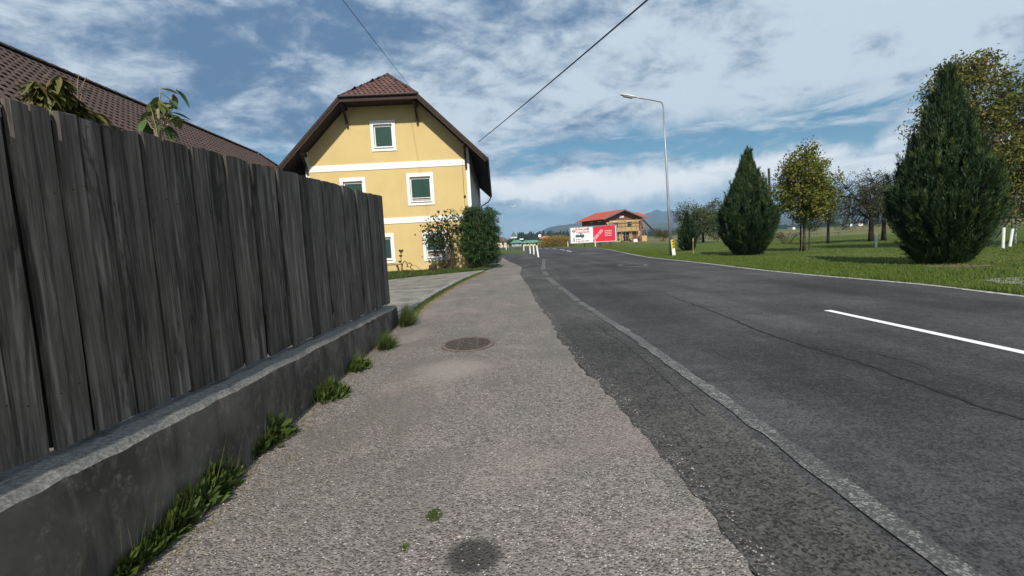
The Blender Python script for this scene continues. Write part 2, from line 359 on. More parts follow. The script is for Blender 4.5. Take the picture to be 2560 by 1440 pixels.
M['lime'] = leafmat('autumn_lime_leaves', (0.105, 0.130, 0.020), (0.19, 0.185, 0.032), (0.29, 0.21, 0.04))
M['walnut'] = leafmat('walnut_leaves', (0.072, 0.090, 0.016), (0.160, 0.150, 0.030), (0.23, 0.165, 0.034))
M['apple'] = leafmat('orchard_leaves', (0.055, 0.075, 0.026), (0.105, 0.120, 0.05), (0.14, 0.12, 0.055))
M['shrub_dark'] = leafmat('dark_small_tree_leaves', (0.022, 0.040, 0.015), (0.052, 0.074, 0.026), (0.10, 0.060, 0.028))
M['bamboo'] = leafmat('feathery_shrub_leaves', (0.020, 0.055, 0.014), (0.045, 0.095, 0.026), (0.085, 0.14, 0.045))
M['weed'] = leafmat('weed_leaves', (0.040, 0.068, 0.014), (0.095, 0.128, 0.030), (0.17, 0.165, 0.055))
M['straw'] = leafmat('dry_grass', (0.22, 0.17, 0.07), (0.33, 0.26, 0.12))
M['maize'] = leafmat('dry_maize', (0.20, 0.12, 0.035), (0.33, 0.21, 0.06), (0.16, 0.15, 0.04))
M['sprout'] = leafmat('fresh_leaves', (0.05, 0.095, 0.025), (0.11, 0.17, 0.045), (0.16, 0.17, 0.06))
M['wilt'] = leafmat('wilting_leaves', (0.075, 0.090, 0.018), (0.15, 0.155, 0.04), (0.14, 0.09, 0.04))
M['rust'] = simple('rusty_metal', (0.10, 0.042, 0.026), (0.05, 0.024, 0.018), 16, 0.85, 0.3, 0.004)
M['pot'] = simple('brown_pot', (0.075, 0.042, 0.028), (0.04, 0.024, 0.018), 8, 0.85, 0.3, 0.01)
M['bench_wood'] = simple('bench_wood', (0.28, 0.19, 0.11), (0.18, 0.12, 0.075), 9, 0.8, 0.2, 0.004, stretch=(0.2, 1, 1))
M['red_roof'] = simple('new_red_roof', (0.46, 0.085, 0.045), (0.36, 0.065, 0.035), 0.8, 0.75, 0.2, 0.02)
M['brick'] = simple('hollow_brick', (0.25, 0.10, 0.075), (0.15, 0.06, 0.048), 2.5, 0.9, 0.3, 0.01, det=7)
M['plank_new'] = simple('new_planks', (0.56, 0.40, 0.19), (0.44, 0.30, 0.14), 3, 0.8, 0.2, 0.004, stretch=(0.1, 1, 1), rnd=0.25)
M['green_roof'] = simple('green_tarpaulin', (0.10, 0.27, 0.19), (0.07, 0.21, 0.15), 0.6, 0.55)
M['orange'] = simple('orange_roof', (0.42, 0.19, 0.09), (0.34, 0.15, 0.075), 1, 0.8)
M['cream'] = simple('cream_plaster', (0.62, 0.54, 0.38), (0.56, 0.48, 0.34), 1, 0.9)
M['far_green'] = simple('forest_mass', (0.018, 0.030, 0.018), (0.010, 0.018, 0.012), 0.15, 0.95, det=8)
M['hill_near'] = simple('wooded_hill', (0.055, 0.068, 0.045), (0.02, 0.034, 0.026), 0.006, 0.95, det=9)
M['hill_far'] = simple('far_mountain', (0.05, 0.055, 0.055), (0.03, 0.036, 0.038), 0.003, 0.95, det=9)
M['net'] = simple('goal_net', (0.10, 0.22, 0.16), (0.08, 0.18, 0.13), 5, 0.8)
M['hedge'] = leafmat('brushwood', (0.07, 0.075, 0.03), (0.12, 0.11, 0.05), (0.11, 0.09, 0.06))

# ------------------------------------------------------------------ mesh helpers
class MB:
    def __init__(s): s.v = []; s.f = []; s.r = []
    def add(s, vs, fs):
        b = len(s.v); s.v.extend([tuple(p) for p in vs]); s.f.extend([tuple(b + i for i in f) for f in fs]); return s
    def box(s, c, size, rot=None):
        hx, hy, hz = size[0] / 2, size[1] / 2, size[2] / 2
        vs = [Vector((x * hx, y * hy, z * hz)) for x in (-1, 1) for y in (-1, 1) for z in (-1, 1)]
        if rot is not None: vs = [rot @ p for p in vs]
        vs = [p + Vector(c) for p in vs]
        return s.add(vs, [(0, 1, 3, 2), (4, 6, 7, 5), (0, 4, 5, 1), (2, 3, 7, 6), (0, 2, 6, 4), (1, 5, 7, 3)])
    def bar(s, a, b, wd, th=None, up=Vector((0, 0, 1))):
        a = Vector(a); b = Vector(b); th = th or wd; d = (b - a); L = d.length; d.normalize()
        sd = d.cross(up)
        if sd.length < 1e-4: sd = d.cross(Vector((0, 1, 0)))
        sd.normalize(); u = sd.cross(d)
        rot = Matrix((sd, d, u)).transposed()
        return s.box((a + b) / 2, (wd, L, th), rot)
    def tube(s, pts, rad, n=8, cap=True):
        pts = [Vector(p) for p in pts]
        if not hasattr(rad, '__len__'): rad = [rad] * len(pts)
        b = len(s.v); pu = None
        for i, p in enumerate(pts):
            t = (pts[min(i + 1, len(pts) - 1)] - pts[max(i - 1, 0)])
            if t.length < 1e-9: t = Vector((0, 0, 1))
            t.normalize()
            if pu is None: pu = t.orthogonal().normalized()
            u = (pu - t * pu.dot(t))
            if u.length < 1e-5: u = t.orthogonal()
            u.normalize(); pu = u; v = t.cross(u)
            for k in range(n):
                a = 2 * math.pi * k / n
                s.v.append(tuple(p + (u * math.cos(a) + v * math.sin(a)) * rad[i]))
        for i in range(len(pts) - 1):
            for k in range(n):
                a = b + i * n + k; c = b + i * n + (k + 1) % n
                s.f.append((a, c, c + n, a + n))
        if cap:
            s.f.append(tuple(b + k for k in range(n))[::-1]); e = b + (len(pts) - 1) * n; s.f.append(tuple(e + k for k in range(n)))
        return s
    def prism(s, poly, h, base=Vector((0, 0, 0)), ux=Vector((1, 0, 0)), uy=Vector((0, 0, 1))):
        n = ux.cross(uy); N = len(poly)
        vs = [base + ux * a + uy * b for a, b in poly] + [base + ux * a + uy * b + n * h for a, b in poly]
        fs = [tuple(range(N))[::-1], tuple(range(N, 2 * N))] + [(i, (i + 1) % N, N + (i + 1) % N, N + i) for i in range(N)]
        return s.add(vs, fs)
    def lathe(s, prof, n=16, c=(0, 0, 0)):
        b = len(s.v)
        for r, z in prof:
            for k in range(n):
                a = 2 * math.pi * k / n; s.v.append((c[0] + r * math.cos(a), c[1] + r * math.sin(a), c[2] + z))
        for i in range(len(prof) - 1):
            for k in range(n):
                a = b + i * n + k; d = b + i * n + (k + 1) % n; s.f.append((a, d, d + n, a + n))
        s.f.append(tuple(b + k for k in range(n))[::-1]); e = b + (len(prof) - 1) * n; s.f.append(tuple(e + k for k in range(n)))
        return s
    def mesh(s, name, mat, smooth=False):
        me = D.meshes.new(name); me.from_pydata([tuple(p) for p in s.v], [], s.f); me.materials.append(mat); me.update()
        if smooth:
            for p in me.polygons: p.use_smooth = True
        return me
    def build(s, name, mat, parent=None, loc=(0, 0, 0), smooth=False, rz=0.0):
        return link(name, s.mesh(name, mat, smooth), parent, loc, rz)
def link(name, me, parent=None, loc=(0, 0, 0), rz=0.0):
    o = D.objects.new(name, me); COL.objects.link(o); o.location = loc
    if rz: o.rotation_euler = (0, 0, rz)
    if parent is not None: o.parent = parent
    return o
def thing(name, label, cat, loc=(0, 0, 0), rz=0.0, group=None):
    o = D.objects.new(name, None); COL.objects.link(o); o.location = loc; o.rotation_euler = (0, 0, rz); o.empty_display_size = 0.2
    return tag(o, label, cat, group)
def tag(o, label, cat, group=None):
    o['label'] = label; o['category'] = cat
    if group: o['group'] = group
    return o
def struct(o, label=None):
    o['kind'] = 'structure'
    if label: o['label'] = label
    return o
def stuff(o): o['kind'] = 'stuff'; return o
def sheet(pts, z, name, mat, parent=None):
    bm = bmesh.new(); vs = [bm.verts.new((p[0], p[1], z)) for p in pts]
    f = bm.faces.new(vs); bmesh.ops.triangulate(bm, faces=[f]); bm.normal_update()
    for f in bm.faces:
        if f.normal.z < 0: f.normal_flip()
    me = D.meshes.new(name); bm.to_mesh(me); bm.free(); me.materials.append(mat)
    return link(name, me, parent)
def slab(pts, z0, z1, name, mat, parent=None):
    m = MB(); area = sum(pts[i][0] * pts[(i + 1) % len(pts)][1] - pts[(i + 1) % len(pts)][0] * pts[i][1] for i in range(len(pts)))
    if area < 0: pts = pts[::-1]
    bm = bmesh.new(); lo = [bm.verts.new((p[0], p[1], z0)) for p in pts]; hi = [bm.verts.new((p[0], p[1], z1)) for p in pts]
    f = bm.faces.new(hi); N = len(pts)
    for i in range(N): bm.faces.new((lo[i], lo[(i + 1) % N], hi[(i + 1) % N], hi[i]))
    bmesh.ops.triangulate(bm, faces=[f])
    me = D.meshes.new(name); bm.to_mesh(me); bm.free(); me.materials.append(mat)
    return link(name, me, parent)
def ragged(pts, step=0.12, amp=0.03, seed=0.0, sc=3.0):
    out = []
    for i in range(len(pts) - 1):
        a = Vector(pts[i][:2]); b = Vector(pts[i + 1][:2]); d = b - a; L = d.length
        nrm = Vector((-d.y, d.x)) / max(L, 1e-6); n = max(1, int(L / step))
        for k in range(n):
            p = a + d * (k / n)
            q = mnoise.noise(Vector((p.x * sc, p.y * sc, seed))) + 0.5 * mnoise.noise(Vector((p.x * sc * 3.1, p.y * sc * 3.1, seed + 5)))
            out.append(p + nrm * q * amp)
    out.append(Vector(pts[-1][:2])); return out
def smooth_line(pts, n=6):
    pts = [Vector(p) for p in pts]; out = []
    for i in range(len(pts) - 1):
        p0 = pts[max(i - 1, 0)]; p1 = pts[i]; p2 = pts[i + 1]; p3 = pts[min(i + 2, len(pts) - 1)]
        for k in range(n):
            t = k / n
            out.append(0.5 * ((2 * p1) + (p2 - p0) * t + (2 * p0 - 5 * p1 + 4 * p2 - p3) * t * t + (3 * p1 - p0 - 3 * p2 + p3) * t ** 3))
    out.append(pts[-1]); return out
def ribbon(line, wd, z, name, mat, parent=None, jitter=0.0, seed=0):
    m = MB(); N = len(line); vs = []
    for i, p in enumerate(line):
        p = Vector((p[0], p[1], 0)); t = Vector(line[min(i + 1, N - 1)][:2]) - Vector(line[max(i - 1, 0)][:2]); t.normalize()
        nrm = Vector((-t.y, t.x, 0)); ww = wd(i / (N - 1)) if callable(wd) else wd
        j1 = jitter * mnoise.noise(Vector((p.x * 5, p.y * 5, seed))); j2 = jitter * mnoise.noise(Vector((p.x * 5, p.y * 5, seed + 9)))
        vs += [(p.x + nrm.x * (ww / 2 + j1), p.y + nrm.y * (ww / 2 + j1), z), (p.x - nrm.x * (ww / 2 + j2), p.y - nrm.y * (ww / 2 + j2), z)]
    m.add(vs, [(2 * i, 2 * i + 1, 2 * i + 3, 2 * i + 2) for i in range(N - 1)])
    return m.build(name, mat, parent)
def leaf_mesh(name, mat, cen, dirs, nrm, length, width, rnd, fold=0.0, tri=False):
    """many leaf faces at once: centre, long axis, normal, size; numpy arrays"""
    cen = np.asarray(cen, float); N = len(cen)
    dirs = dirs / np.maximum(np.linalg.norm(dirs, axis=1, keepdims=True), 1e-9)
    side = np.cross(dirs, nrm); side /= np.maximum(np.linalg.norm(side, axis=1, keepdims=True), 1e-9)
    L = np.broadcast_to(np.asarray(length, float).reshape(-1, 1), (N, 1)); W = np.broadcast_to(np.asarray(width, float).reshape(-1, 1), (N, 1))
    if tri:
        V = np.stack([cen - side * W * 0.5, cen + side * W * 0.5, cen + dirs * L], 1); k = 3
    else:
        V = np.stack([cen, cen + dirs * L * 0.45 + side * W * 0.5, cen + dirs * L, cen + dirs * L * 0.45 - side * W * 0.5], 1); k = 4
    me = D.meshes.new(name); me.vertices.add(N * k); me.vertices.foreach_set('co', V.reshape(-1).astype(np.float32))
    me.loops.add(N * k); me.loops.foreach_set('vertex_index', np.arange(N * k, dtype=np.int32))
    me.polygons.add(N); me.polygons.foreach_set('loop_start', np.arange(0, N * k, k, dtype=np.int32))
    me.polygons.foreach_set('loop_total', np.full(N, k, dtype=np.int32))
    at = me.attributes.new('rnd', 'FLOAT', 'FACE'); at.data.foreach_set('value', np.asarray(rnd, np.float32))
    me.materials.append(mat); me.update(calc_edges=True); me.validate()
    return me
def unit(n): 
    v = RNG.normal(size=(n, 3)); return v / np.linalg.norm(v, axis=1, keepdims=True)

def proj(p):
    d = Vector(p) - O3; wdep = d.dot(Fv)
    if wdep <= 0.01: return None
    return (1280 + d.dot(cx) / wdep * FPX, 720 - d.dot(cy) / wdep * FPX, wdep)
def P2(*pp): return [G(*q).xy for q in pp]

# ================================================================== GROUND AND ROADS
ground_pts = []
ground_pts = [(-5900, -1000), (5900, -1000), (5900, 5500), (-5900, 5500)]
struct(sheet(ground_pts, -0.012, 'ground', M['grass_ground']))
EDGE = [(8.30, -8), (8.34, 0), (8.36, 6)] + [tuple(q) for q in P2((2560, 737), (2300, 708), (2000, 683), (1850, 667), (1760, 656.5), (1700, 650.5), (1644, 645), (1604, 639), (1557, 630), (1527, 624), (1501, 620.6), (1470, 618.9))]
EDGE += [tuple(q) for q in P2((1426, 618.9), (1390, 618.9), (1351, 619.0), (1310, 619.6), (1286, 620.0), (1240, 621.5))]
EDGE_S = [p.xy for p in smooth_line([Vector((a, b, 0)) for a, b in EDGE], 5)]
FARL = [tuple(q) for q in P2((1200, 623.5), (1200, 634.0))]
road_pts = ragged(EDGE_S, 0.25, 0.05, 3.0, 2.0) + [Vector(p) for p in FARL] + [Vector((-2.6, 46)), Vector((-1.7, 27)), Vector((-2.3, 9)), Vector((-1.9, -8))]
road = struct(sheet([(p.x, p.y) for p in road_pts], 0.0, 'road', M['asphalt']))

# patched asphalt strip between pavement and edge line
PR = [(1905, 1445), (1780, 1290), (1650, 1150), (1580, 1062), (1510, 980), (1440, 905), (1405, 864), (1367, 789), (1339, 756), (1325, 722), (1308, 700), (1300, 687), (1305, 669)]
pr = [Vector((0.95, -8, 0)), Vector((0.92, 0.5, 0))] + [G(*q) for q in PR]
strip_right = [Vector((1.42, -8)), Vector((1.46, 3)), Vector((1.40, 9.5)), Vector((1.5, 14)), Vector((1.95, 20)), G(1352, 660).xy, G(1346, 648).xy]
strip_pts = [p.xy for p in pr] + [G(1318, 652).xy] + strip_right[::-1]
struct(sheet([(p.x, p.y) for p in ragged(strip_pts, 0.15, 0.02, 8.0)], 0.004, 'road_shoulder', M['asphalt_strip']))

# pavement (exposed aggregate) up to the wall and kerb
WB0, WB1 = G(330, 1440), G(992, 817)
wdir = (WB1 - WB0).normalized(); wnor = Vector((-wdir.y, wdir.x, 0))            # wnor points away from the road
KERB = [(996, 812), (1040, 773), (1080, 746), (1120, 722), (1160, 701), (1205, 682)]
kerb_l = [G(*q) for q in KERB]
pav = ragged([p.xy for p in pr], 0.035, 0.055, 1.0, 4.0)
pav += P2((1290, 661), (1274, 655), (1258, 645), (1247, 650), (1243, 664)) + [p.xy for p in kerb_l[::-1]]
pav += [WB1.xy + wnor.xy * 0.02, (WB0 - wdir * 10).xy + wnor.xy * 0.02]
pavement = struct(slab([(p[0], p[1]) for p in pav], -0.01, 0.018, 'pavement', M['pavement']))
# joint cracks across the pavement
def crack(pix, wd, name, parent, z, jit=0.01, seed=0):
    pts = [G(*q) for q in pix]; line = []
    for i in range(len(pts) - 1):
        a, b = pts[i], pts[i + 1]; n = max(2, int((b - a).length / 0.07)); d = (b - a); nr = Vector((-d.y, d.x, 0)).normalized()
        for k in range(n):
            p = a + d * (k / n); o_ = mnoise.noise(Vector((p.x * 2.3, p.y * 2.3, seed))) * 0.05 + mnoise.noise(Vector((p.x * 9, p.y * 9, seed))) * 0.022
            line.append(p + nr * o_)
    line.append(pts[-1])
    return ribbon(line, wd, z, name, M['crack'], parent, jit, seed)
crack([(1135, 727), (1180, 727), (1235, 731), (1290, 728), (1332, 721)], lambda t: 0.014 + 0.012 * abs(math.sin(9 * t)), 'joint_crack', pavement, 0.0205, 0.012, 2)
crack([(1660, 735), (1752, 767), (1830, 800), (1930, 838), (2020, 868), (2110, 893), (2200, 925), (2290, 962), (2420, 1005), (2560, 1052), (2700, 1105)], lambda t: (0.020 + 0.050 * t) * (0.35 + 1.3 * abs(mnoise.noise(Vector((t * 40, 3, 1))))), 'crack', road, 0.004, 0.012, 5)
crack([(2020, 868), (2080, 875), (2180, 882), (2280, 905), (2330, 925)], 0.008, 'crack', road, 0.0042, 0.008, 8)
crack([(1470, 800), (1560, 860), (1640, 930), (1700, 985), (1760, 1040)], 0.010, 'crack', road, 0.0062, 0.012, 11)
crack([(1440, 905), (1460, 930), (1475, 960)], 0.01, 'crack', road, 0.0064, 0.01, 23)
crack([(1372, 735), (1400, 741), (1440, 741)], 0.008, 'crack', road, 0.0064, 0.01, 26)

# road markings
edge_near = [Vector((1.58, -8, 0)), Vector((1.56, -2, 0)), G(2035, 1165), G(1700, 925), G(1592, 848), G(1492, 783), G(1450, 756)]
edge_near = smooth_line([Vector((p.x, p.y, 0)) for p in edge_near], 14)
ribbon(edge_near, 0.125, 0.0085, 'edge_line', M['paint_worn'], road, 0.035, 3)
for a_, b_, wd_ in (((1444, 752), (1398, 717), 0.14), ((1393, 714), (1370, 695), 0.17), ((1366, 688), (1360, 679), 0.2), ((1358, 674), (1360, 648), 0.2)):
    A, B = G(*a_), G(*b_)
    ribbon([A.lerp(B, t / 8) for t in range(9)], wd_, 0.0085, 'edge_dash', M['paint_worn'], road, 0.02, 7)
# centre line: one crisp dash beside the camera, the row of dashes in the bend
A, B = G(2068, 776), G(2560, 882)
d_ = (B - A).normalized()
ribbon([A + d_ * t for t in (0, 0.05, 1.5, 3.0, 4.2)], 0.115, 0.0045, 'centre_dash', M['paint_new'], road)
for a_, b_ in (((1428, 629), (1417, 626.6)), ((1412, 625.6), (1400, 623.8)), ((1392, 623), (1381, 621.9)), ((1374, 621.6), (1363, 621.2)), ((1355, 621), (1345, 620.8)), ((1335, 620.9), (1322, 620.9))):
    A, B = G(*a_), G(*b_); ribbon([A, A.lerp(B, .5), B], 0.16, 0.0046, 'centre_dash', M['paint_new'], road)
# worn edge line along the far verge
el_ = [Vector((p.x - 0.16, p.y, 0)) for p in EDGE_S if p.y < 78]
ribbon(el_, 0.15, 0.0047, 'far_edge_line', M['paint_edge'], road, 0.06, 31)
sl_ = [Vector((p.x + 0.05, p.y, 0)) for p in EDGE_S if p.y < 60]
struct(ribbon(sl_, 0.42, -0.007, 'verge_soil', M['soil'], None, 0.22, 41))
# worn painted ring round the manhole in the road
mh = G(1581, 663); ring = MB(); ro, ri = 0.62, 0.50
mhv = []
for k in range(28):
    a = 2 * math.pi * k / 28; mhv += [(mh.x + ro * math.cos(a), mh.y + ro * 2.0 * math.sin(a), 0.0046), (mh.x + ri * math.cos(a), mh.y + (ri * 2.0 - 0.06) * math.sin(a), 0.0046)]
ring.add(mhv, [(2 * k, 2 * ((k + 1) % 28), 2 * ((k + 1) % 28) + 1, 2 * k + 1) for k in range(28)]); ring.build('manhole_ring', M['paint_worn'], road)
# fields, island, soil
struct(sheet([(p.x, p.y) for p in ragged([*P2((1236, 634.5), (1300, 634), (1322, 629.5), (1310, 626.5), (1285, 624.5), (1236, 624.5), (1236, 634.5))], 0.6, 0.25, 2.0, 0.6)], 0.006, 'grass_island', M['grass_ground']))
def fpoly(y0, y1, x0, x1): return [(x0, y0), (x1, y0), (x1, y1), (x0, y1)]
struct(sheet([(22, 62), (160, 48), (400, 60), (420, 88), (160, 96), (24, 92)], -0.006, 'meadow', M['meadow']))
struct(sheet([(25, 94), (160, 98), (600, 95), (700, 230), (30, 240)], -0.005, 'stubble_field', M['stubble']))
struct(sheet([(p.x, p.y) for p in ragged([*P2((2300, 664), (2420, 660), (2500, 663), (2420, 668), (2330, 668), (2300, 664))], 0.2, 0.08, 4.0)], -0.006, 'soil_patch', M['soil']))
struct(sheet([(p.x, p.y) for p in ragged([*P2((2445, 700), (2500, 694), (2620, 690), (2680, 712), (2560, 712), (2500, 707), (2445, 700))], 0.15, 0.1, 6.0)], -0.004, 'gravel_patch', M['gravel']))

# ================================================================== DRAIN COVER
dc = G(1170, 864)
dr = thing('drain_cover', 'round cast iron drain grate set in the pavement', 'drain cover', (dc.x, dc.y, 0.018), 0.06)
sxx, syy = 0.35, 0.46
def ell(m, r0, r1, z0, z1, n=36):
    vs = []
    for k in range(n):
        a = 2 * math.pi * k / n; c, s_ = math.cos(a), math.sin(a)
        vs += [(r0 * sxx * c, r0 * syy * s_, z1), (r1 * sxx * c, r1 * syy * s_, z1), (r1 * sxx * c, r1 * syy * s_, z0), (r0 * sxx * c, r0 * syy * s_, z0)]
    fs = []
    for k in range(n):
        j = (k + 1) % n
        for q in range(4): fs.append((4 * k + q, 4 * j + q, 4 * j + (q + 1) % 4, 4 * k + (q + 1) % 4))
    m.add(vs, fs)
m = MB(); ell(m, 0.84, 1.0, -0.01, 0.012); m.build('rim', M['rim'], dr)
m = MB(); ell(m, 0.001, 0.87, 0.0005, 0.002); m.build('shade_disc', M['hole'], dr)  # flat black disc painted in for the shade below the grate
for i in range(9):
    yy = -0.80 + i * 0.20; hw = math.sqrt(max(0.02, 0.8 - yy * yy * 0.9)) * sxx * 0.95
    MB().box((0, yy * syy, 0.006), (2 * hw, 0.034, 0.008)).build('grate_bar', M['iron'], dr)
for xx in (-0.12, 0.12): MB().box((xx, 0, 0.0075), (0.03, 1.45 * syy, 0.009)).build('cross_bar', M['iron'], dr)

# ================================================================== PLINTH WALL AND BOARD FENCE
wall_t = 0.30
wl0 = WB0 - wdir * 6.0
def wall_top(s):      # height of the plinth along the wall, falling slightly away from the camera
    return 0.575 - 0.036 * s if s > -2 else 0.65
Lw = (WB1 - wl0).length + 0.22
m = MB(); ns = 260; prev = None
for i in range(ns + 1):
    s_ = i / ns * Lw; p = wl0 + wdir * s_; hz = wall_top(s_ - 6.0 + 0.46)
    nz = mnoise.noise(Vector((s_ * 2.2, 0, 3))) * 0.012 + mnoise.noise(Vector((s_ * 11, 0, 3))) * 0.008; nz2 = mnoise.noise(Vector((s_ * 6, 4, 3))) * 0.014 + abs(mnoise.noise(Vector((s_ * 15, 4, 9)))) * 0.007
    cols = [p + Vector((0, 0, -0.05)), p + wnor * (0.006 + nz2) + Vector((0, 0, hz - 0.03 + nz)), p + wnor * (0.03 + nz2) + Vector((0, 0, hz + nz)), p + wnor * wall_t + Vector((0, 0, hz + nz2)), p + wnor * wall_t + Vector((0, 0, -0.05))]
    b = len(m.v); m.v += [tuple(q) for q in cols]
    if prev is not None:
        for k in range(4): m.f.append((prev + k, b + k, b + k + 1, prev + k + 1))
    prev = b
m.f.append((prev, prev + 1, prev + 2, prev + 3, prev + 4)); m.f.append((4, 3, 2, 1, 0))
plinth = m.build('plinth_wall', M['wall_conc']); tag(plinth, 'low dark concrete wall with pale top under the board fence', 'wall')

FA, FB = WB0 + wnor * 0.17, WB1 + wnor * 0.17
fence = thing('board_fence', 'tall weathered grey board fence standing on the low concrete wall', 'fence', (FA.x, FA.y, 0), math.atan2(wdir.y, wdir.x))
# board seams read off the top edge in the photo
seams_px = [(5, 246), (65, 262), (128, 278), (186, 292), (252, 308), (303, 322), (350, 333), (402, 347), (470, 364), (510, 374), (555, 386), (592, 396), (620, 404), (646, 411), (688, 421), (704, 426), (746, 437), (764, 442), (800, 451), (829, 459), (851, 465), (870, 470), (886, 474), (903, 479), (917, 482), (930, 485), (942, 488), (953, 490)]
ss = []
for q in seams_px:
    p = ONW(q[0], q[1], FA, FB); ss.append(((p - FA).dot(wdir), p.z))
ss = [(s_, z) for s_, z in ss]
near = []; s_ = ss[0][0]; random.seed(21)
while s_ > -5.2:
    s_ -= random.uniform(0.13, 0.19); near.append((s_, 1.92 + 0.012 * (s_ - ss[0][0])))
allb = near[::-1] + ss
for i in range(len(allb) - 1):
    s0, z0 = allb[i]; s1, z1 = allb[i + 1]
    if s1 - s0 < 0.02: continue
    random.seed(100 + i)
    g = 0.008; front = (i % 2) * 0.014 + random.uniform(-0.006, 0.008)
    if i == len(near) - 1: g = 0.018
    zb = wall_top((s0 + s1) / 2 + 0.46) + 0.02 + random.uniform(0, 0.02)
    n_ = 9; m = MB(); th = 0.024; ov = 0.0
    tilt = random.uniform(-0.004, 0.004); jag = random.uniform(-0.007, 0.007); dz = random.uniform(-0.006, 0.006)
    rows = []
    for k in range(n_ + 1):
        t = k / n_; warp0 = mnoise.noise(Vector((i * 3.1, t * 2.2, 0))) * 0.007; warp1 = mnoise.noise(Vector((i * 3.1, t * 2.2, 7))) * 0.007; bow = mnoise.noise(Vector((i * 1.7, t * 1.5, 20))) * 0.006
        zt0 = zb + (z0 + dz + jag - zb) * t; zt1 = zb + (z1 + dz - jag - zb) * t
        a0 = s0 + g / 2 + warp0 + tilt * t - ov; a1 = s1 - g / 2 + warp1 + tilt * t + ov
        mid_ = (a0 + a1) / 2; cup = 0.003
        y0 = -front + bow
        rows.append([(a0, y0 + 0.009, zt0), (a0 + 0.009, y0, zt0), (mid_, y0 - cup, (zt0 + zt1) / 2 + (random.uniform(-0.008, 0.008) if k == n_ else 0)), (a1 - 0.009, y0, zt1), (a1, y0 + 0.009, zt1), (a1, y0 + th, zt1), (a0, y0 + th, zt0)])
    for r_ in rows: m.v += r_
    for k in range(n_):
        for c in range(7): m.f.append((k * 7 + c, k * 7 + (c + 1) % 7, (k + 1) * 7 + (c + 1) % 7, (k + 1) * 7 + c))
    m.f.append(tuple(range(n_ * 7, n_ * 7 + 7))); m.f.append(tuple(range(6, -1, -1)))
    m.build('board', M['board'], fence)
    if i != len(near) - 1:
        MB().box((s1 + 0.03, 0.040, (zb + z1) / 2 - 0.012), (0.20, 0.02, z1 - zb - 0.03)).build('seam_blocker', M['bark_dark'], fence)  # added strips behind the boards, block light so the seams stay dark
nm = MB(); random.seed(77)
for i in range(len(allb) - 1):
    if allb[i + 1][0] - allb[i][0] < 0.05: continue
    for zz_ in (0.82, 1.62):
        for f in (0.25, 0.75):
            if random.random() < 0.45: continue
            jz = random.uniform(-.028, .028); f += random.uniform(-.12, .12); nm.lathe([(0.003, 0), (0.004, 0.003)], 6)
            for q in range(len(nm.v) - 12, len(nm.v)):
                v_ = nm.v[q]; nm.v[q] = (allb[i][0] + (allb[i + 1][0] - allb[i][0]) * f + v_[0], -0.024 - v_[2], zz_ + jz + v_[1])
stuff(nm.build('nail_heads', M['rust'], fence))
for zz_ in (0.82, 1.62):
    MB().box((0.35, 0.082, zz_), (11.6, 0.045, 0.09)).build('rail', M['board'], fence)
for q in (-4.6, -2.2, 0.2, 2.6, 4.6, 6.3):
    MB().box((q, 0.15, 0.95), (0.09, 0.08, 1.7)).build('post', M['board'], fence)

# ================================================================== DRIVEWAY, KERB STONES, PLANT BED
bedf = P2((1212, 678), (1160, 683), (1100, 689), (1030, 696), (970, 703))
drv = [p.xy for p in kerb_l] + list(bedf) + [Vector((-14, 17.6)), Vector((-14, 8.0)), Vector((-2.6, 8.35))]
driveway = struct(slab([(p[0], p[1]) for p in drv], -0.01, 0.055, 'driveway', M['driveway']))
crack([(985, 735), (1040, 725), (1110, 716), (1150, 709)], 0.03, 'slab_crack', driveway, 0.0575, 0.03, 33)
crack([(975, 712), (1020, 708), (1075, 702), (1120, 696)], 0.02, 'slab_crack', driveway, 0.0575, 0.02, 36)
crack([(1000, 752), (1050, 747), (1090, 733)], 0.02, 'slab_crack', driveway, 0.0575, 0.02, 39)
kl = smooth_line(kerb_l, 6)
cum = [0.0]
for i in range(len(kl) - 1): cum.append(cum[-1] + (kl[i + 1] - kl[i]).length)
def along(s):
    for i in range(len(kl) - 1):
        if cum[i + 1] >= s: 
            t = (s - cum[i]) / (cum[i + 1] - cum[i]); return kl[i].lerp(kl[i + 1], t)
    return kl[-1]
s_ = 0.15; i = 0
while s_ < cum[-1] - 0.5:
    random.seed(i + 400); L_ = random.uniform(0.8, 1.0); a, b = along(s_), along(s_ + L_ - 0.02)
    d_ = (b - a).normalized(); n_ = Vector((-d_.y, d_.x, 0))
    mm = MB(); mid_ = (a + b) / 2 + n_ * 0.06 + Vector((0, 0, 0.025 + random.uniform(-0.008, 0.01)))
    mm.bar(mid_ - d_ * L_ * 0.49, mid_ + d_ * L_ * 0.49, 0.13, 0.13); o = mm.build('kerb_stone', M['kerb'], driveway)
    bv = o.modifiers.new('bevel', 'BEVEL'); bv.width = 0.018; bv.segments = 2
    s_ += L_; i += 1
struct(slab([(p[0], p[1]) for p in [*bedf, Vector((-12.5, 18.0)), Vector((-12.5, 26.1)), Vector((-1.9, 26.3)), G(1250, 662).xy, G(1232, 671).xy]], -0.01, 0.075, 'plant_bed', M['grass_ground']))

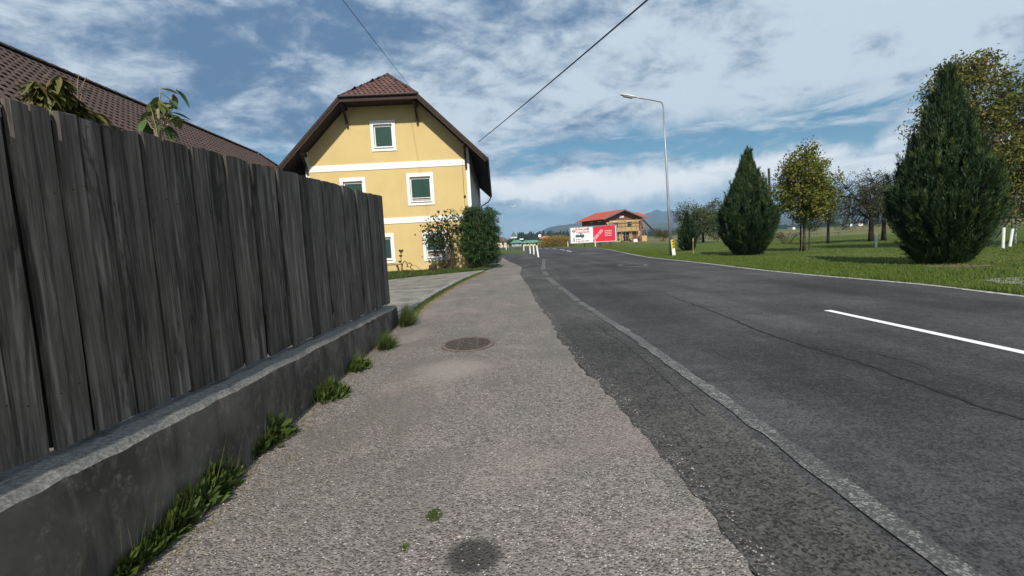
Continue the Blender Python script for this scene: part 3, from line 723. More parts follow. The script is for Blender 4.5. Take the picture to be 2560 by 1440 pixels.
# ================================================================== YELLOW HOUSE
HX, HY = -6.40, 26.25
HR = 0.028
house = thing('yellow_house', 'yellow plastered house with half-hipped tiled roof and green shutters', 'house', (HX, HY, 0), HR)
hc, hs = math.cos(HR), math.sin(HR)
def h_world(u, v, z): return Vector((HX + u * hc - v * hs, HY + u * hs + v * hc, z))
HA, HB_ = h_world(-5, 0, 0), h_world(5, 0, 0)
def FW(x, y):
    p = ONW(x, y, HA, HB_); return ((p.x - HX) * hc + (p.y - HY) * hs, p.z)
HW = 4.42; RH = 5.38; EZ = 5.82; RZ = EZ + RH; OV = 1.05; HLEN = 18.5; HU = 1.98; HZ = RZ - HU; HIPD = 2.9
print('facade edges', FW(768, 430), FW(1168, 430), 'band', FW(1060, 408), FW(1060, 548))
wins = {  # outer edge of the white surrounds in the photo: left, top, right, bottom
    'top': (925, 300, 991, 379), 'midl': (850, 443, 918, 523), 'midr': (1016, 431, 1087, 514), 'lowl': (920, 583, 989, 660), 'lowr': (1056, 575, 1124, 653)}
rects = []
for k, (l, t, r, b) in wins.items():
    u0, _ = FW(l + 2, (t + b) / 2); u1, _ = FW(r - 2, (t + b) / 2); _, z1 = FW((l + r) / 2, t + 1); _, z0 = FW((l + r) / 2, b - 1)
    rects.append((k, u0, u1, z0, z1))
SR = 0.17
holes = [(u0 + SR, u1 - SR, z0 + SR, z1 - SR * 1.2) for k, u0, u1, z0, z1 in rects]
def gable_wall():
    us = sorted({-HW, HW, *[h[0] for h in holes], *[h[1] for h in holes]}); zs = sorted({0.0, 12.0, *[h[2] for h in holes], *[h[3] for h in holes]})
    bm = bmesh.new(); V = {}
    def vv(u, z):
        if (u, z) not in V: V[(u, z)] = bm.verts.new((u, 0, z))
        return V[(u, z)]
    for i in range(len(us) - 1):
        for j in range(len(zs) - 1):
            um, zm = (us[i] + us[i + 1]) / 2, (zs[j] + zs[j + 1]) / 2
            if any(h[0] < um < h[1] and h[2] < zm < h[3] for h in holes): continue
            bm.faces.new((vv(us[i], zs[j]), vv(us[i + 1], zs[j]), vv(us[i + 1], zs[j + 1]), vv(us[i], zs[j + 1])))
    for co, no in (((0, 0, RZ - 0.24), (1, 0, 1)), ((0, 0, RZ - 0.24), (-1, 0, 1)), ((0, 0, HZ + 0.48), (0, 0, 1))):
        bmesh.ops.bisect_plane(bm, geom=bm.verts[:] + bm.edges[:] + bm.faces[:], plane_co=co, plane_no=Vector(no).normalized(), clear_outer=True)
    # reveals
    for h in holes:
        a, b_, c, d = h; dep = 0.16
        q = [bm.verts.new(p) for p in ((a, 0, c), (b_, 0, c), (b_, 0, d), (a, 0, d), (a, dep, c), (b_, dep, c), (b_, dep, d), (a, dep, d))]
        for i in range(4): bm.faces.new((q[i], q[4 + i], q[4 + (i + 1) % 4], q[(i + 1) % 4]))
    me = D.meshes.new('gable_wall'); bm.to_mesh(me); bm.free(); me.materials.append(M['plaster']); return me
link('gable_wall', gable_wall(), house)
m = MB(); m.box((HW - 0.15, HLEN / 2 + 0.02, 3.45), (0.30, HLEN - 0.06, 6.9)); m.build('road_side_wall', M['grey_plaster'], house)  # side wall in shade, its shade put into the grey colour
m = MB(); m.box((-HW + 0.15, HLEN / 2 + 0.02, 3.45), (0.30, HLEN - 0.06, 6.9)); m.build('yard_side_wall', M['plaster'], house)
m = MB(); m.add([(-HW, HLEN, 0), (HW, HLEN, 0), (HW, HLEN, RZ - 0.24 - HW), (0, HLEN, RZ - 0.24), (-HW, HLEN, RZ - 0.24 - HW)], [(0, 1, 2, 3, 4)]); m.build('rear_gable_wall', M['plaster'], house)
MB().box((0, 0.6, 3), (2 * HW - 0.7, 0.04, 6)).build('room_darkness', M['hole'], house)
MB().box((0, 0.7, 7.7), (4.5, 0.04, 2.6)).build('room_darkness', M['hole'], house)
# plaster bands and corner strips
_, zb1 = FW(960, 415); _, zb2 = FW(1060, 548)
for zc_, hh in ((zb1, 0.34), (zb2, 0.32)):
    MB().box((0, -0.012, zc_), (2 * HW - 0.36, 0.03, hh)).build('plaster_band', M['white'], house)
for sg in (-1, 1):
    MB().box((sg * (HW - 0.085), -0.012, 3.4), (0.19, 0.034, 6.75)).build('corner_strip', M['white'], house)
# windows
for (k, u0, u1, z0, z1), (a, b_, c, d) in zip(rects, holes):
    um = (a + b_) / 2; zm = (c + d) / 2
    m = MB(); fw_ = 0.06
    m.box((a + fw_ / 2, 0.12, zm), (fw_, 0.07, d - c)).box((b_ - fw_ / 2, 0.12, zm), (fw_, 0.07, d - c)).box((um, 0.12, d - fw_ / 2), (b_ - a - 2 * fw_, 0.07, fw_)).box((um, 0.12, c + fw_ / 2), (b_ - a - 2 * fw_, 0.07, fw_))
    win = m.build('window', M['pvc'], house)
    m = MB()
    m.box(((u0 + a) / 2, -0.015, (z0 + z1) / 2), (a - u0, 0.045, z1 - z0)).box(((u1 + b_) / 2, -0.015, (z0 + z1) / 2), (u1 - b_, 0.045, z1 - z0))
    m.box((um, -0.015, (z1 + d) / 2), (b_ - a, 0.045, z1 - d)).box((um, -0.015, (z0 + c) / 2), (b_ - a, 0.045, c - z0)); m.build('surround', M['white'], win)
    openf = {'top': 0.03, 'midl': 0.03, 'midr': 0.15, 'lowl': 0.03, 'lowr': 0.30}[k]
    zs_ = c + fw_ + (d - c - 2 * fw_) * openf
    sh = MB(); nsl = 24
    for q in range(nsl):
        z_ = zs_ + (d - fw_ - zs_) * (q + 0.5) / nsl
        sh.box((um, 0.095 + 0.0, z_), (b_ - a - 2 * fw_ - 0.004, 0.016, (d - fw_ - zs_) / nsl * 0.86))
    sh.box((um, 0.108, (zs_ + d - fw_) / 2), (b_ - a - 2 * fw_ - 0.004, 0.006, d - fw_ - zs_)); sh.build('roller_shutter', M['shutter'], win)
    MB().box((um, 0.088, d + 0.02 - 0.10), (b_ - a - 0.01, 0.03, 0.07)).build('shutter_box', M['pvc'], win)
    MB().box((um, 0.088, zs_ - 0.012), (b_ - a - 2 * fw_, 0.024, 0.035)).build('shutter_rail', M['pvc'], win)
    MB().box((um, 0.135, zm), (b_ - a - 2 * fw_, 0.01, d - c - 2 * fw_)).build('pane', M['glass'], win)
    if openf > 0.1: MB().box((um, 0.125, c + fw_ + (zs_ - c - fw_) * 0.3), (b_ - a - 2 * fw_ - 0.02, 0.008, (zs_ - c - fw_) * 0.6)).build('curtain', M['curtain'], win)
    MB().box((um, -0.005, c + 0.012), (b_ - a + 0.04, 0.17, 0.025)).build('sill', M['pvc'], win)
# vents and small fittings on the gable
for q in ((1096, 529), (1162, 491)):
    u, z = FW(*q); m = MB(); m.lathe([(0.065, 0), (0.065, 0.05)], 12); o = m.build('wall_vent', M['black'], house, (u, -0.0, z)); o.rotation_euler = (math.pi / 2, 0, 0)
u, z = FW(1156, 404)
m = MB(); m.tube([(u, -0.03, z), (u - 0.02, -0.03, z - 1.5), (u, -0.03, z - 3.2)], 0.009, 5); m.build('wall_cable', M['gutter'], house)
# roof: two slopes cut by the half hip
yf, yb = -OV, HLEN + 0.5
def thick(m, poly, dz):
    N = len(poly); vs = [Vector(p) for p in poly] + [Vector(p) - Vector((0, 0, dz)) for p in poly]
    m.add(vs, [tuple(range(N)), tuple(range(2 * N - 1, N - 1, -1))] + [(i, N + i, N + (i + 1) % N, (i + 1) % N) for i in range(N)])
rs = [(RH, yf, EZ), (RH, yb, EZ), (0, yb, RZ), (0, yf + HIPD, RZ), (HU, yf, HZ)]
lsx = [(-x, y, z) for x, y, z in rs][::-1]
hip = [(-HU, yf, HZ), (HU, yf, HZ), (0, yf + HIPD, RZ)]
roof = MB(); thick(roof, rs, 0.10); thick(roof, lsx, 0.10); thick(roof, hip, 0.10); roof = roof.build('roof', M['underlay'], house)
m = MB()
for pl in (rs, lsx, hip):
    thick(m, [(x * 0.996, y + 0.01, z - 0.115) for x, y, z in pl], 0.06)
m.build('soffit', M['dark_wood2'], house)
# flat boarded soffit under the hip
MB().box((0, yf + 0.52, HZ - 0.20), (2 * HU - 0.3, 1.0, 0.05)).build('hip_soffit', M['dark_wood2'], house)
# barge boards (two stepped boards with a scalloped lower edge)
def barge(a, b, name):
    a, b = Vector(a), Vector(b); d = b - a; L_ = d.length; n_ = int(L_ / 0.16); m = MB(); vs = []
    for k in range(n_ * 4 + 1):
        t = k / (n_ * 4); p = a + d * t; w_ = 0.22 + 0.035 * abs(math.sin(math.pi * t * n_))
        vs += [p + Vector((0, -0.03, 0.03)), p + Vector((0, -0.03, -w_)), p + Vector((0, 0.0, -w_)), p + Vector((0, 0.0, 0.03))]
    fs = []
    for k in range(n_ * 4):
        for q in range(4): fs.append((4 * k + q, 4 * k + (q + 1) % 4, 4 * k + 4 + (q + 1) % 4, 4 * k + 4 + q))
    m.add(vs, fs); o = m.build(name, M['dark_wood'], house)
    m2 = MB(); m2.bar(a + Vector((0, -0.05, 0.0)), b + Vector((0, -0.05, 0.0)), 0.03, 0.13); m2.build('verge_strip', M['dark_wood'], house)
    return o
barge((HU, yf, HZ), (RH, yf, EZ), 'barge_board'); barge((-RH, yf, EZ), (-HU, yf, HZ), 'barge_board'); barge((-HU, yf, HZ), (HU, yf, HZ), 'barge_board')
# gutters and downpipe
for sg in (-1, 1):
    m = MB(); m.tube([(sg * (RH + 0.07), yf - 0.02, EZ - 0.03), (sg * (RH + 0.07), yb, EZ - 0.03)], 0.075, 10); m.build('gutter', M['gutter'], house)
m = MB(); m.tube([(-HU - 0.05, yf - 0.09, HZ + 0.0), (HU + 0.05, yf - 0.09, HZ + 0.0)], 0.05, 8); m.build('hip_gutter', M['gutter'], house)
m = MB(); m.tube([(RH + 0.07, 16.6, EZ - 0.05), (RH + 0.05, 16.6, EZ - 0.35), (HW + 0.75, 16.6, EZ - 0.75), (HW + 0.12, 16.6, EZ - 1.1), (HW + 0.10, 16.6, EZ - 2.0), (HW + 0.10, 16.6, 0.1)], 0.05, 8); m.build('downpipe', M['gutter'], house)
# purlin ends and curved brackets
for px_, py_, hh in ((868, 300, 0.8), (1043, 288, 0.8), (768, 412, 0.85), (1163, 378, 1.0)):
    u, z = FW(px_, py_); u = max(-HW + 0.09, min(HW - 0.09, u)); zt = min(RZ - abs(u) - 0.22, HZ - 0.22)
    MB().box((u, -0.45, zt - 0.09), (0.13, 0.92, 0.17)).build('purlin_end', M['dark_wood'], house)
    m = MB(); pts = [Vector((u, -0.80, zt - 0.16)), Vector((u, -0.50, zt - 0.32)), Vector((u, -0.24, zt - 0.58)), Vector((u, -0.08, zt - hh - 0.1)), Vector((u, -0.075, zt - hh - 0.25))]
    for p, q in zip(pts, pts[1:]): m.bar(p, q, 0.11, 0.11, Vector((1, 0, 0)))
    m.build('bracket', M['dark_wood'], house)

# ---- roof tiles: one shared tile mesh, singly placed where the photo shows them, joined elsewhere
def tile_mesh(name, w_, h_, mat):
    m = MB(); prof = [(-0.5, 0.0), (-0.36, 0.018), (-0.12, 0.034), (0.12, 0.030), (0.34, 0.006), (0.5, 0.0)]
    for t, lift in ((0.0, 0.024), (1.0, 0.002)):
        for a, z_ in prof: m.v.append((a * w_, t * h_ * 1.08, z_ * w_ / 0.22 + lift))
    n = len(prof)
    for i in range(n - 1): m.f.append((i, i + 1, n + i + 1, n + i))
    for a, z_ in prof: m.v.append((a * w_, 0, z_ * w_ / 0.22))
    for i in range(n - 1): m.f.append((2 * n + i, 2 * n + i + 1, i + 1, i))
    return m.mesh(name, mat)
def tiles(parent_world, org, ud, vd, inside, nu, nv, w_, h_):
    """grid of tile matrices in the parent's frame: org + i*w*ud + j*h*vd"""
    n = ud.cross(vd).normalized(); out = []
    for j in range(nv):
        for i in range(nu):
            p = org + ud * ((i + 0.5 + (0.5 if j % 2 else 0)) * w_) + vd * (j * h_)
            if inside(i, j, (i + 0.5 + (0.5 if j % 2 else 0)) * w_, j * h_): out.append(Matrix((ud, vd, n)).transposed().to_4x4() @ Matrix.Identity(4) if False else (p, Matrix((ud, vd, n)).transposed()))
    return out
def place_tiles(tl, me, parent, parent_mw, maxn, name='tile', joined='tile_field', vis=lambda q: True):
    sc = []
    for p, R_ in tl:
        q = proj(parent_mw @ p); ok = q is not None and -40 < q[0] < 2600 and -40 < q[1] < 1440 and vis(q)
        sc.append((0 if ok else 1, q[2] if q else 1e9))
    order = sorted(range(len(tl)), key=lambda i: sc[i]); single = [i for i in order[:maxn] if sc[i][0] == 0]; ss_ = set(single)
    for i in single:
        p, R_ = tl[i]; o = D.objects.new(name, me); COL.objects.link(o); o.parent = parent
        jr = Matrix.Rotation(random.uniform(-0.012, 0.012), 3, 'Z') @ Matrix.Rotation(random.uniform(-0.02, 0.02), 3, 'X')
        o.matrix_local = Matrix.Translation(p) @ (R_ @ jr).to_4x4()
    rest = [i for i in range(len(tl)) if i not in ss_]
    if rest:
        bv = np.array([v.co[:] for v in me.vertices]); bf = [tuple(p.vertices) for p in me.polygons]; nv = len(bv); m = MB(); allv = []
        for c, i in enumerate(rest):
            p, R_ = tl[i]; allv.append(bv @ np.array(R_).T + np.array(p)); m.f.extend([tuple(c * nv + k for k in f) for f in bf])
        m.v = np.concatenate(allv).tolist(); stuff(m.build(joined, me.materials[0], parent))
random.seed(5)
hmw = Matrix.Translation((HX, HY, 0)) @ Matrix.Rotation(HR, 4, 'Z')
tm = tile_mesh('tile', 0.26, 0.30, M['tile'])
hv = Vector((0, HIPD, RZ - HZ)); hl = hv.length; hv.normalize()
def in_hip(i, j, u, v): 
    hw_ = HU * (1 - v / hl); return abs(u - HU) < hw_ - 0.02 and v < hl - 0.12
tl = tiles(None, Vector((-HU, yf - 0.05, HZ + 0.01)), Vector((1, 0, 0)), hv, in_hip, 17, 12, 0.26, 0.30)
place_tiles(tl, tm, roof, hmw, 300)
# side slopes
sl = Vector((-1, 0, 1)).normalized(); SLh = RH * math.sqrt(2)
def in_r(i, j, u, v):
    x = RH - v / math.sqrt(2); yst = yf + (HIPD * (HU - x) / HU if x < HU else 0); return yf + u > yst + 0.03
tlr = tiles(None, Vector((RH, yf, EZ + 0.01)), Vector((0, 1, 0)), sl, in_r, int((yb - yf) / 0.3), int(SLh / 0.34), 0.30, 0.34)
tm2 = tile_mesh('tile', 0.30, 0.34, M['tile']); place_tiles(tlr, tm2, roof, hmw, 0)
sl2 = Vector((1, 0, 1)).normalized()
def in_l(i, j, u, v):
    x = RH - v / math.sqrt(2); yst = yf + (HIPD * (HU - x) / HU if x < HU else 0); return yb - u > yst + 0.03
tll = tiles(None, Vector((-RH, yb, EZ + 0.01)), Vector((0, -1, 0)), sl2, in_l, int((yb - yf) / 0.3), int(SLh / 0.34), 0.30, 0.34); place_tiles(tll, tm2, roof, hmw, 0)
# ridge and hip cappings, each tile its own piece
def capping(a, b, n, parent, mat, r=0.10, name='ridge_tile'):
    a, b = Vector(a), Vector(b); d = (b - a); L_ = d.length / n; d.normalize(); up = Vector((0, 0, 1)); sd = d.cross(up).normalized(); up = sd.cross(d)
    m = MB()
    for t, rr in ((0, r * 1.12), (1, r * 0.92)):
        for k in range(7):
            an = math.pi * k / 6; m.v.append((math.cos(an) * rr, t * L_ * 1.08, math.sin(an) * rr * 0.8))
    for k in range(6): m.f.append((k, k + 1, 8 + k, 7 + k))
    m.f.append(tuple(range(6, -1, -1)))
    me = m.mesh(name, mat); R_ = Matrix((sd, d, up)).transposed().to_4x4()
    for i in range(n):
        o = D.objects.new(name, me); COL.objects.link(o); o.parent = parent; o.matrix_local = Matrix.Translation(a + d * (i * L_)) @ R_
capping((HU + 0.02, yf - 0.03, HZ + 0.02), (0, yf + HIPD, RZ + 0.05), 12, roof, M['ridge_tile']); capping((-HU - 0.02, yf - 0.03, HZ + 0.02), (0, yf + HIPD, RZ + 0.05), 12, roof, M['ridge_tile'])
capping((0, yf + HIPD - 0.05, RZ + 0.05), (0, yb, RZ + 0.05), 44, roof, M['ridge_tile'])

# ================================================================== BARN BEHIND THE FENCE
BRZ = 7.0
b0 = G(0, 118, BRZ); b1 = G(648, 388, BRZ); bd = (b1 - b0); bd.z = 0; bd.normalize()
BR = math.atan2(bd.y, bd.x) - math.pi / 2
bn0 = b0 - bd * 7.0; BL = (b1 - bn0).length; BP = math.radians(40); BW = 5.2; HB2 = 2.6
barn = thing('barn', 'long barn with brown tiled roof behind the board fence', 'barn', (bn0.x, bn0.y, 0), BR)
bez = BRZ - BW * math.tan(BP)
MB().box((0, BL / 2 + 1.2, bez / 2 + 0.2), (2 * BW - 1.2, BL + 2.4, bez + 0.5)).build('wall', M['grey_plaster'], barn)
rr_ = [(BW, 0, bez), (BW, BL + HB2 + 0.8, bez), (1.6, BL + HB2 * 0.62, BRZ - 1.6 * math.tan(BP)), (0, BL, BRZ), (0, 0, BRZ)]
broof = MB(); thick(broof, rr_, 0.12); thick(broof, [(-x, y, z) for x, y, z in rr_][::-1], 0.12)
thick(broof, [(BW, BL + HB2 + 0.8, bez), (-BW, BL + HB2 + 0.8, bez), (-1.6, BL + HB2 * 0.62, BRZ - 1.6 * math.tan(BP)), (0, BL, BRZ), (1.6, BL + HB2 * 0.62, BRZ - 1.6 * math.tan(BP))], 0.12)
broof = broof.build('roof', M['underlay'], barn)
bmw = Matrix.Translation((bn0.x, bn0.y, 0)) @ Matrix.Rotation(BR, 4, 'Z')
bsl = Vector((-math.cos(BP), 0, math.sin(BP))); BSL = BW / math.cos(BP)
tmb = tile_mesh('tile', 0.22, 0.27, M['tile_barn'])
def in_b(i, j, u, v):
    x = BW - v * math.cos(BP); end = BL + (HB2 + 0.8) * x / BW if x < BW else BL + HB2; return u < end - 0.15
tlb = tiles(None, Vector((BW, 0, bez + 0.01)), Vector((0, 1, 0)), bsl, in_b, int((BL + HB2 + 1) / 0.22), int(BSL / 0.27), 0.22, 0.27)
place_tiles(tlb, tmb, broof, bmw, 300, vis=lambda q: q[1] < 250 + q[0] * 0.257)
capping((0, 0, BRZ + 0.05), (0, BL, BRZ + 0.05), int(BL / 0.4), broof, M['ridge_tile'], 0.11)
capping((0, BL, BRZ + 0.05), (1.6, BL + HB2 * 0.62, BRZ + 0.05 - 1.6 * math.tan(BP)), 6, broof, M['ridge_tile'], 0.10)

# ================================================================== VEGETATION BUILDERS
def conifer(name, label, base, H, rmax, seed, plumes=300, per=110, group=None, flat=1.0, blade=1.0, mat='conifer'):
    global RNG
    RNG = np.random.default_rng(seed); random.seed(seed)
    t = thing(name, label, 'conifer', base, random.uniform(0, 6), group)
    ts = [0, 0.02, 0.06, 0.12, 0.2, 0.3, 0.4, 0.5, 0.6, 0.7, 0.8, 0.88, 0.94, 1.0]; rs_ = [0.40, 0.47, 0.60, 0.77, 0.93, 1.0, 0.95, 0.80, 0.61, 0.44, 0.27, 0.14, 0.06, 0.01]
    prof = lambda q: np.interp(q, ts, rs_) * rmax
    m = MB(); m.tube([(0, 0, -0.05), (0.01, 0, H * 0.3), (0, 0.02, H * 0.75), (0, 0, H * 0.94)], [0.10 * rmax, 0.075 * rmax, 0.04 * rmax, 0.01], 8); m.build('trunk', M['bark_dark'], t)
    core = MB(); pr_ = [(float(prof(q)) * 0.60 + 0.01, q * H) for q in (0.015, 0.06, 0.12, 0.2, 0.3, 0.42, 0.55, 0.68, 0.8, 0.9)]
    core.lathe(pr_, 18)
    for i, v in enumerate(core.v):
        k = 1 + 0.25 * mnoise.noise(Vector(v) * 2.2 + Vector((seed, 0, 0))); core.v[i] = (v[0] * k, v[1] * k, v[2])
    core.build('dark_core', M['conifer_in'], t, smooth=True)  # solid core coloured near-black for the shade inside the crown
    C, Dn, Nn, Lg, Wd, Rd = [], [], [], [], [], []
    # plumes: feathery shoots rising outward through the surface
    q = RNG.random(plumes) ** 0.85 * 0.97; az = RNG.random(plumes) * 2 * math.pi
    for i in range(plumes):
        tt = q[i]; a = az[i]; lump = 1 + 0.24 * mnoise.noise(Vector((math.cos(a) * 1.6, math.sin(a) * 1.6, tt * 5 + seed)))
        R0 = float(prof(tt)) * lump
        plen = (0.40 + 0.5 * random.random() ** 2) * (0.5 + 0.5 * min(1, R0 / (0.6 * rmax) + 0.25)) * H / 5.8
        rad = Vector((math.cos(a), math.sin(a), 0)); z0_ = max(0.03, tt * H - plen * 0.6); z1_ = z0_ + plen
        st = rad * (float(prof(z0_ / H)) * lump * random.uniform(0.74, 0.98)) + Vector((0, 0, z0_))
        tip_ = rad * (float(prof(min(1.0, z1_ / H))) * lump * random.uniform(0.94, 1.07) + 0.03) + Vector((random.uniform(-.05, .05), random.uniform(-.05, .05), z1_))
        if random.random() < 0.15: tip_ = st + (tip_ - st) * 1.5 + rad * random.uniform(0.03, 0.14); plen = plen * 1.5
        ax = (tip_ - st).normalized()
        n = int(per * (0.6 + 0.6 * random.random())); s_ = RNG.random(n)
        jit = unit(n) * (0.085 * (1 - s_) + 0.018)[:, None] * (plen / 0.6)
        c = np.array(st) + s_[:, None] * plen * np.array(ax) + jit
        dd = np.array(ax) * 1.0 + unit(n) * 0.55 + np.array(rad) * 0.15
        C.append(c); Dn.append(dd); Nn.append(unit(n)); Lg.append((0.10 + 0.09 * RNG.random(n)) * blade); Wd.append((0.016 + 0.014 * RNG.random(n)) * blade)
        base_r = np.clip(0.30 + 0.28 * random.gauss(0, 1), 0, 0.9); Rd.append(np.clip(base_r + 0.30 * (RNG.random(n) - 0.5) + 0.25 * (s_ > 0.8), 0, 1))  # shoot tips coloured paler, light on them painted in
    # leader
    n = 260; s_ = RNG.random(n); c = np.stack([RNG.normal(0, 0.02, n) + 0.02 * np.sin(s_ * 7), RNG.normal(0, 0.02, n), H * (0.88 + 0.15 * s_)], 1)
    C.append(c); Dn.append(np.array([0, 0, 1.0]) + unit(n) * 0.5); Nn.append(unit(n)); Lg.append(0.12 * blade * (1.2 - s_)); Wd.append(np.full(n, 0.02 * blade)); Rd.append(RNG.random(n) * 0.5)
    C = np.concatenate(C); C[:, 2] = np.maximum(C[:, 2], 0.03)
    me = leaf_mesh('foliage', M[mat], C, np.concatenate(Dn), np.concatenate(Nn), np.concatenate(Lg), np.concatenate(Wd), np.concatenate(Rd), tri=True)
    stuff(link('foliage', me, t)); return t

def broadleaf(name, label, base, H, lobes, trunk_r, fork, nleaf, lsize, mat, seed, bark='bark', cat='tree', group=None, twigs=140, upright=0.0, lean=(0, 0), wd=0.62, droop=0.3, gap=0.0, shell=0.45):
    """lobes: list of (x, y, z, rx, ry, rz) ellipsoids of the crown, in metres from the base"""
    global RNG
    RNG = np.random.default_rng(seed); random.seed(seed)
    t = thing(name, label, cat, base, 0, group)
    top = Vector((lean[0], lean[1], fork)); m = MB()
    zmax = max(l[2] for l in lobes)
    axis = [Vector((0, 0, -0.05)), Vector((lean[0] * 0.3, lean[1] * 0.3, fork * 0.4)), top, top + Vector((lean[0] * 0.5, lean[1] * 0.5, (zmax - fork) * 0.55)), Vector((lobes[0][0], lobes[0][1], zmax))]
    m.tube(axis, [trunk_r * 1.25, trunk_r, trunk_r * 0.85, trunk_r * 0.45, trunk_r * 0.15], 9)
    vol = np.array([l[3] * l[4] * l[5] for l in lobes]); pr_ = vol / vol.sum()
    def sample(n, shell_=0.5):
        k = RNG.choice(len(lobes), n, p=pr_); L = np.array(lobes)[k]; u = unit(n); r = (shell_ + (1 - shell_) * RNG.random(n)) ** 0.7
        return L[:, :3] + u * r[:, None] * L[:, 3:6]
    ends = []
    mains = []
    for i, l in enumerate(lobes):
        nm = 3 if len(lobes) < 6 else 2
        for k in range(nm):
            tgt = Vector(l[:3]) + Vector((random.uniform(-.45, .45) * l[3], random.uniform(-.45, .45) * l[4], random.uniform(-.3, .5) * l[5]))
            s0 = top.lerp(axis[3], random.random() * 0.9); s0 = top if tgt.z < top.z + 0.2 else s0
            mid_ = s0.lerp(tgt, 0.5) + Vector((random.uniform(-.1, .1), random.uniform(-.1, .1), 0.10)) * (tgt - s0).length
            pts = smooth_line([s0, mid_, tgt], 3); mains.append(pts); n_ = len(pts)
            m.tube(pts, [trunk_r * (0.5 - 0.38 * j / (n_ - 1)) for j in range(n_)], 6, False)
    tips = sample(twigs, 0.35); mp_ = [p for pts in mains for p in pts[2:]]
    mpa = np.array([list(p) for p in mp_])
    for p in tips:
        k = int(np.argmin(((mpa - p) ** 2).sum(1))); a = mp_[k]; b_ = Vector(p); mid_ = a.lerp(b_, 0.55) + Vector((random.uniform(-.12, .12), random.uniform(-.12, .12), random.uniform(-0.05, .14))) * (b_ - a).length
        m.tube([a, mid_, b_], [trunk_r * 0.13, trunk_r * 0.08, trunk_r * 0.03], 4, False)
    m.build('trunk', M[bark], t, smooth=True)
    # leaves gathered round twig ends so that clumps and gaps form
    ncl = max(8, nleaf // 55)
    cc = sample(ncl, shell)
    if gap > 0:
        keep = np.array([mnoise.noise(Vector(p) * 1.1 + Vector((seed, 0, 0))) > -0.6 + gap for p in cc]); cc = cc[keep]
    cc = np.concatenate([cc, tips]); ncl = len(cc)
    rad = lsize * RNG.uniform(2.0, 4.2, ncl)
    k = RNG.integers(0, ncl, nleaf); pos = cc[k] + unit(nleaf) * (RNG.random(nleaf) ** 0.5 * rad[k])[:, None] * np.array([1, 1, 0.8])
    dirs = unit(nleaf); dirs[:, 2] -= droop; dirs[:, 2] += upright
    nr = unit(nleaf); nr[:, 2] += 0.7
    crn = np.clip(RNG.normal(0.42, 0.2, ncl), 0, 1)
    rd = np.clip(crn[k] + RNG.normal(0, 0.16, nleaf), 0, 1)
    ls = lsize * RNG.uniform(0.65, 1.25, nleaf)
    me = leaf_mesh('crown', M[mat], pos, dirs, nr, ls, ls * wd, rd)
    stuff(link('crown', me, t)); return t

# ---- grass: verge tufts along the road and the lawn
def grass_field(name, pts, h, wdt, mat, lean=0.35):
    n = len(pts); d = np.stack([RNG.normal(0, lean, n), RNG.normal(0, lean, n), np.ones(n)], 1)
    nr = unit(n); nr[:, 2] = 0
    me = leaf_mesh(name, M[mat], pts, d, nr, h, wdt, np.clip(RNG.normal(0.4, 0.22, n), 0, 1), tri=True)
    return link(name, me)
RNG = np.random.default_rng(3)
es = np.array([[p.x, p.y] for p in EDGE_S]); es = es[(es[:, 1] > 4) & (es[:, 1] < 90)]
seg = np.linalg.norm(np.diff(es, axis=0), axis=1); cs = np.concatenate([[0], np.cumsum(seg)])
def along_edge(n, power, wmax, maxs=70):
    s_ = RNG.random(n) ** power * min(maxs, cs[-1]); x = np.interp(s_, cs, es[:, 0]); y = np.interp(s_, cs, es[:, 1])
    tx = np.interp(s_ + 0.3, cs, es[:, 0]) - x; ty = np.interp(s_ + 0.3, cs, es[:, 1]) - y; L = np.hypot(tx, ty) + 1e-9
    off = RNG.random(n) ** 1.5 * wmax - 0.06
    return np.stack([x + ty / L * off, y - tx / L * off, np.full(n, -0.012)], 1), off
pts, off = along_edge(90000, 1.4, 3.0)
patch = np.array([mnoise.noise(Vector((p[0] * 0.8, p[1] * 0.8, 0))) for p in pts[:, :2]])
hh = RNG.uniform(0.04, 0.10, len(pts)) * (1 + 0.9 * np.clip(patch, -0.5, 1)) * np.where(off < 0.35, 1.3, 1.0)
g1_ = grass_field('verge_grass', pts, hh, RNG.uniform(0.010, 0.022, len(pts)), 'grass'); stuff(g1_); g1_['label'] = 'short grass verge along the far edge of the road'
n = 90000; yy = 6 + RNG.random(n) ** 1.3 * 45; xx = 11 + RNG.random(n) * (6 + yy * 1.05)
xe = np.interp(yy, es[:, 1], es[:, 0]); keep = (xx > xe + 1.5) & (xx < 9 + yy * 1.25); xx, yy = xx[keep], yy[keep]
pts = np.stack([xx, yy, np.full(len(xx), -0.012)], 1)
patch = np.array([mnoise.noise(Vector((p[0] * 0.35, p[1] * 0.35, 4))) for p in pts[:, :2]])
g2_ = grass_field('lawn_grass', pts, RNG.uniform(0.03, 0.075, len(pts)) * (1 + 0.8 * np.clip(patch, -.6, 1)), RNG.uniform(0.016, 0.04, len(pts)), 'grass'); stuff(g2_); g2_['label'] = 'mown lawn under the conifers and young trees'

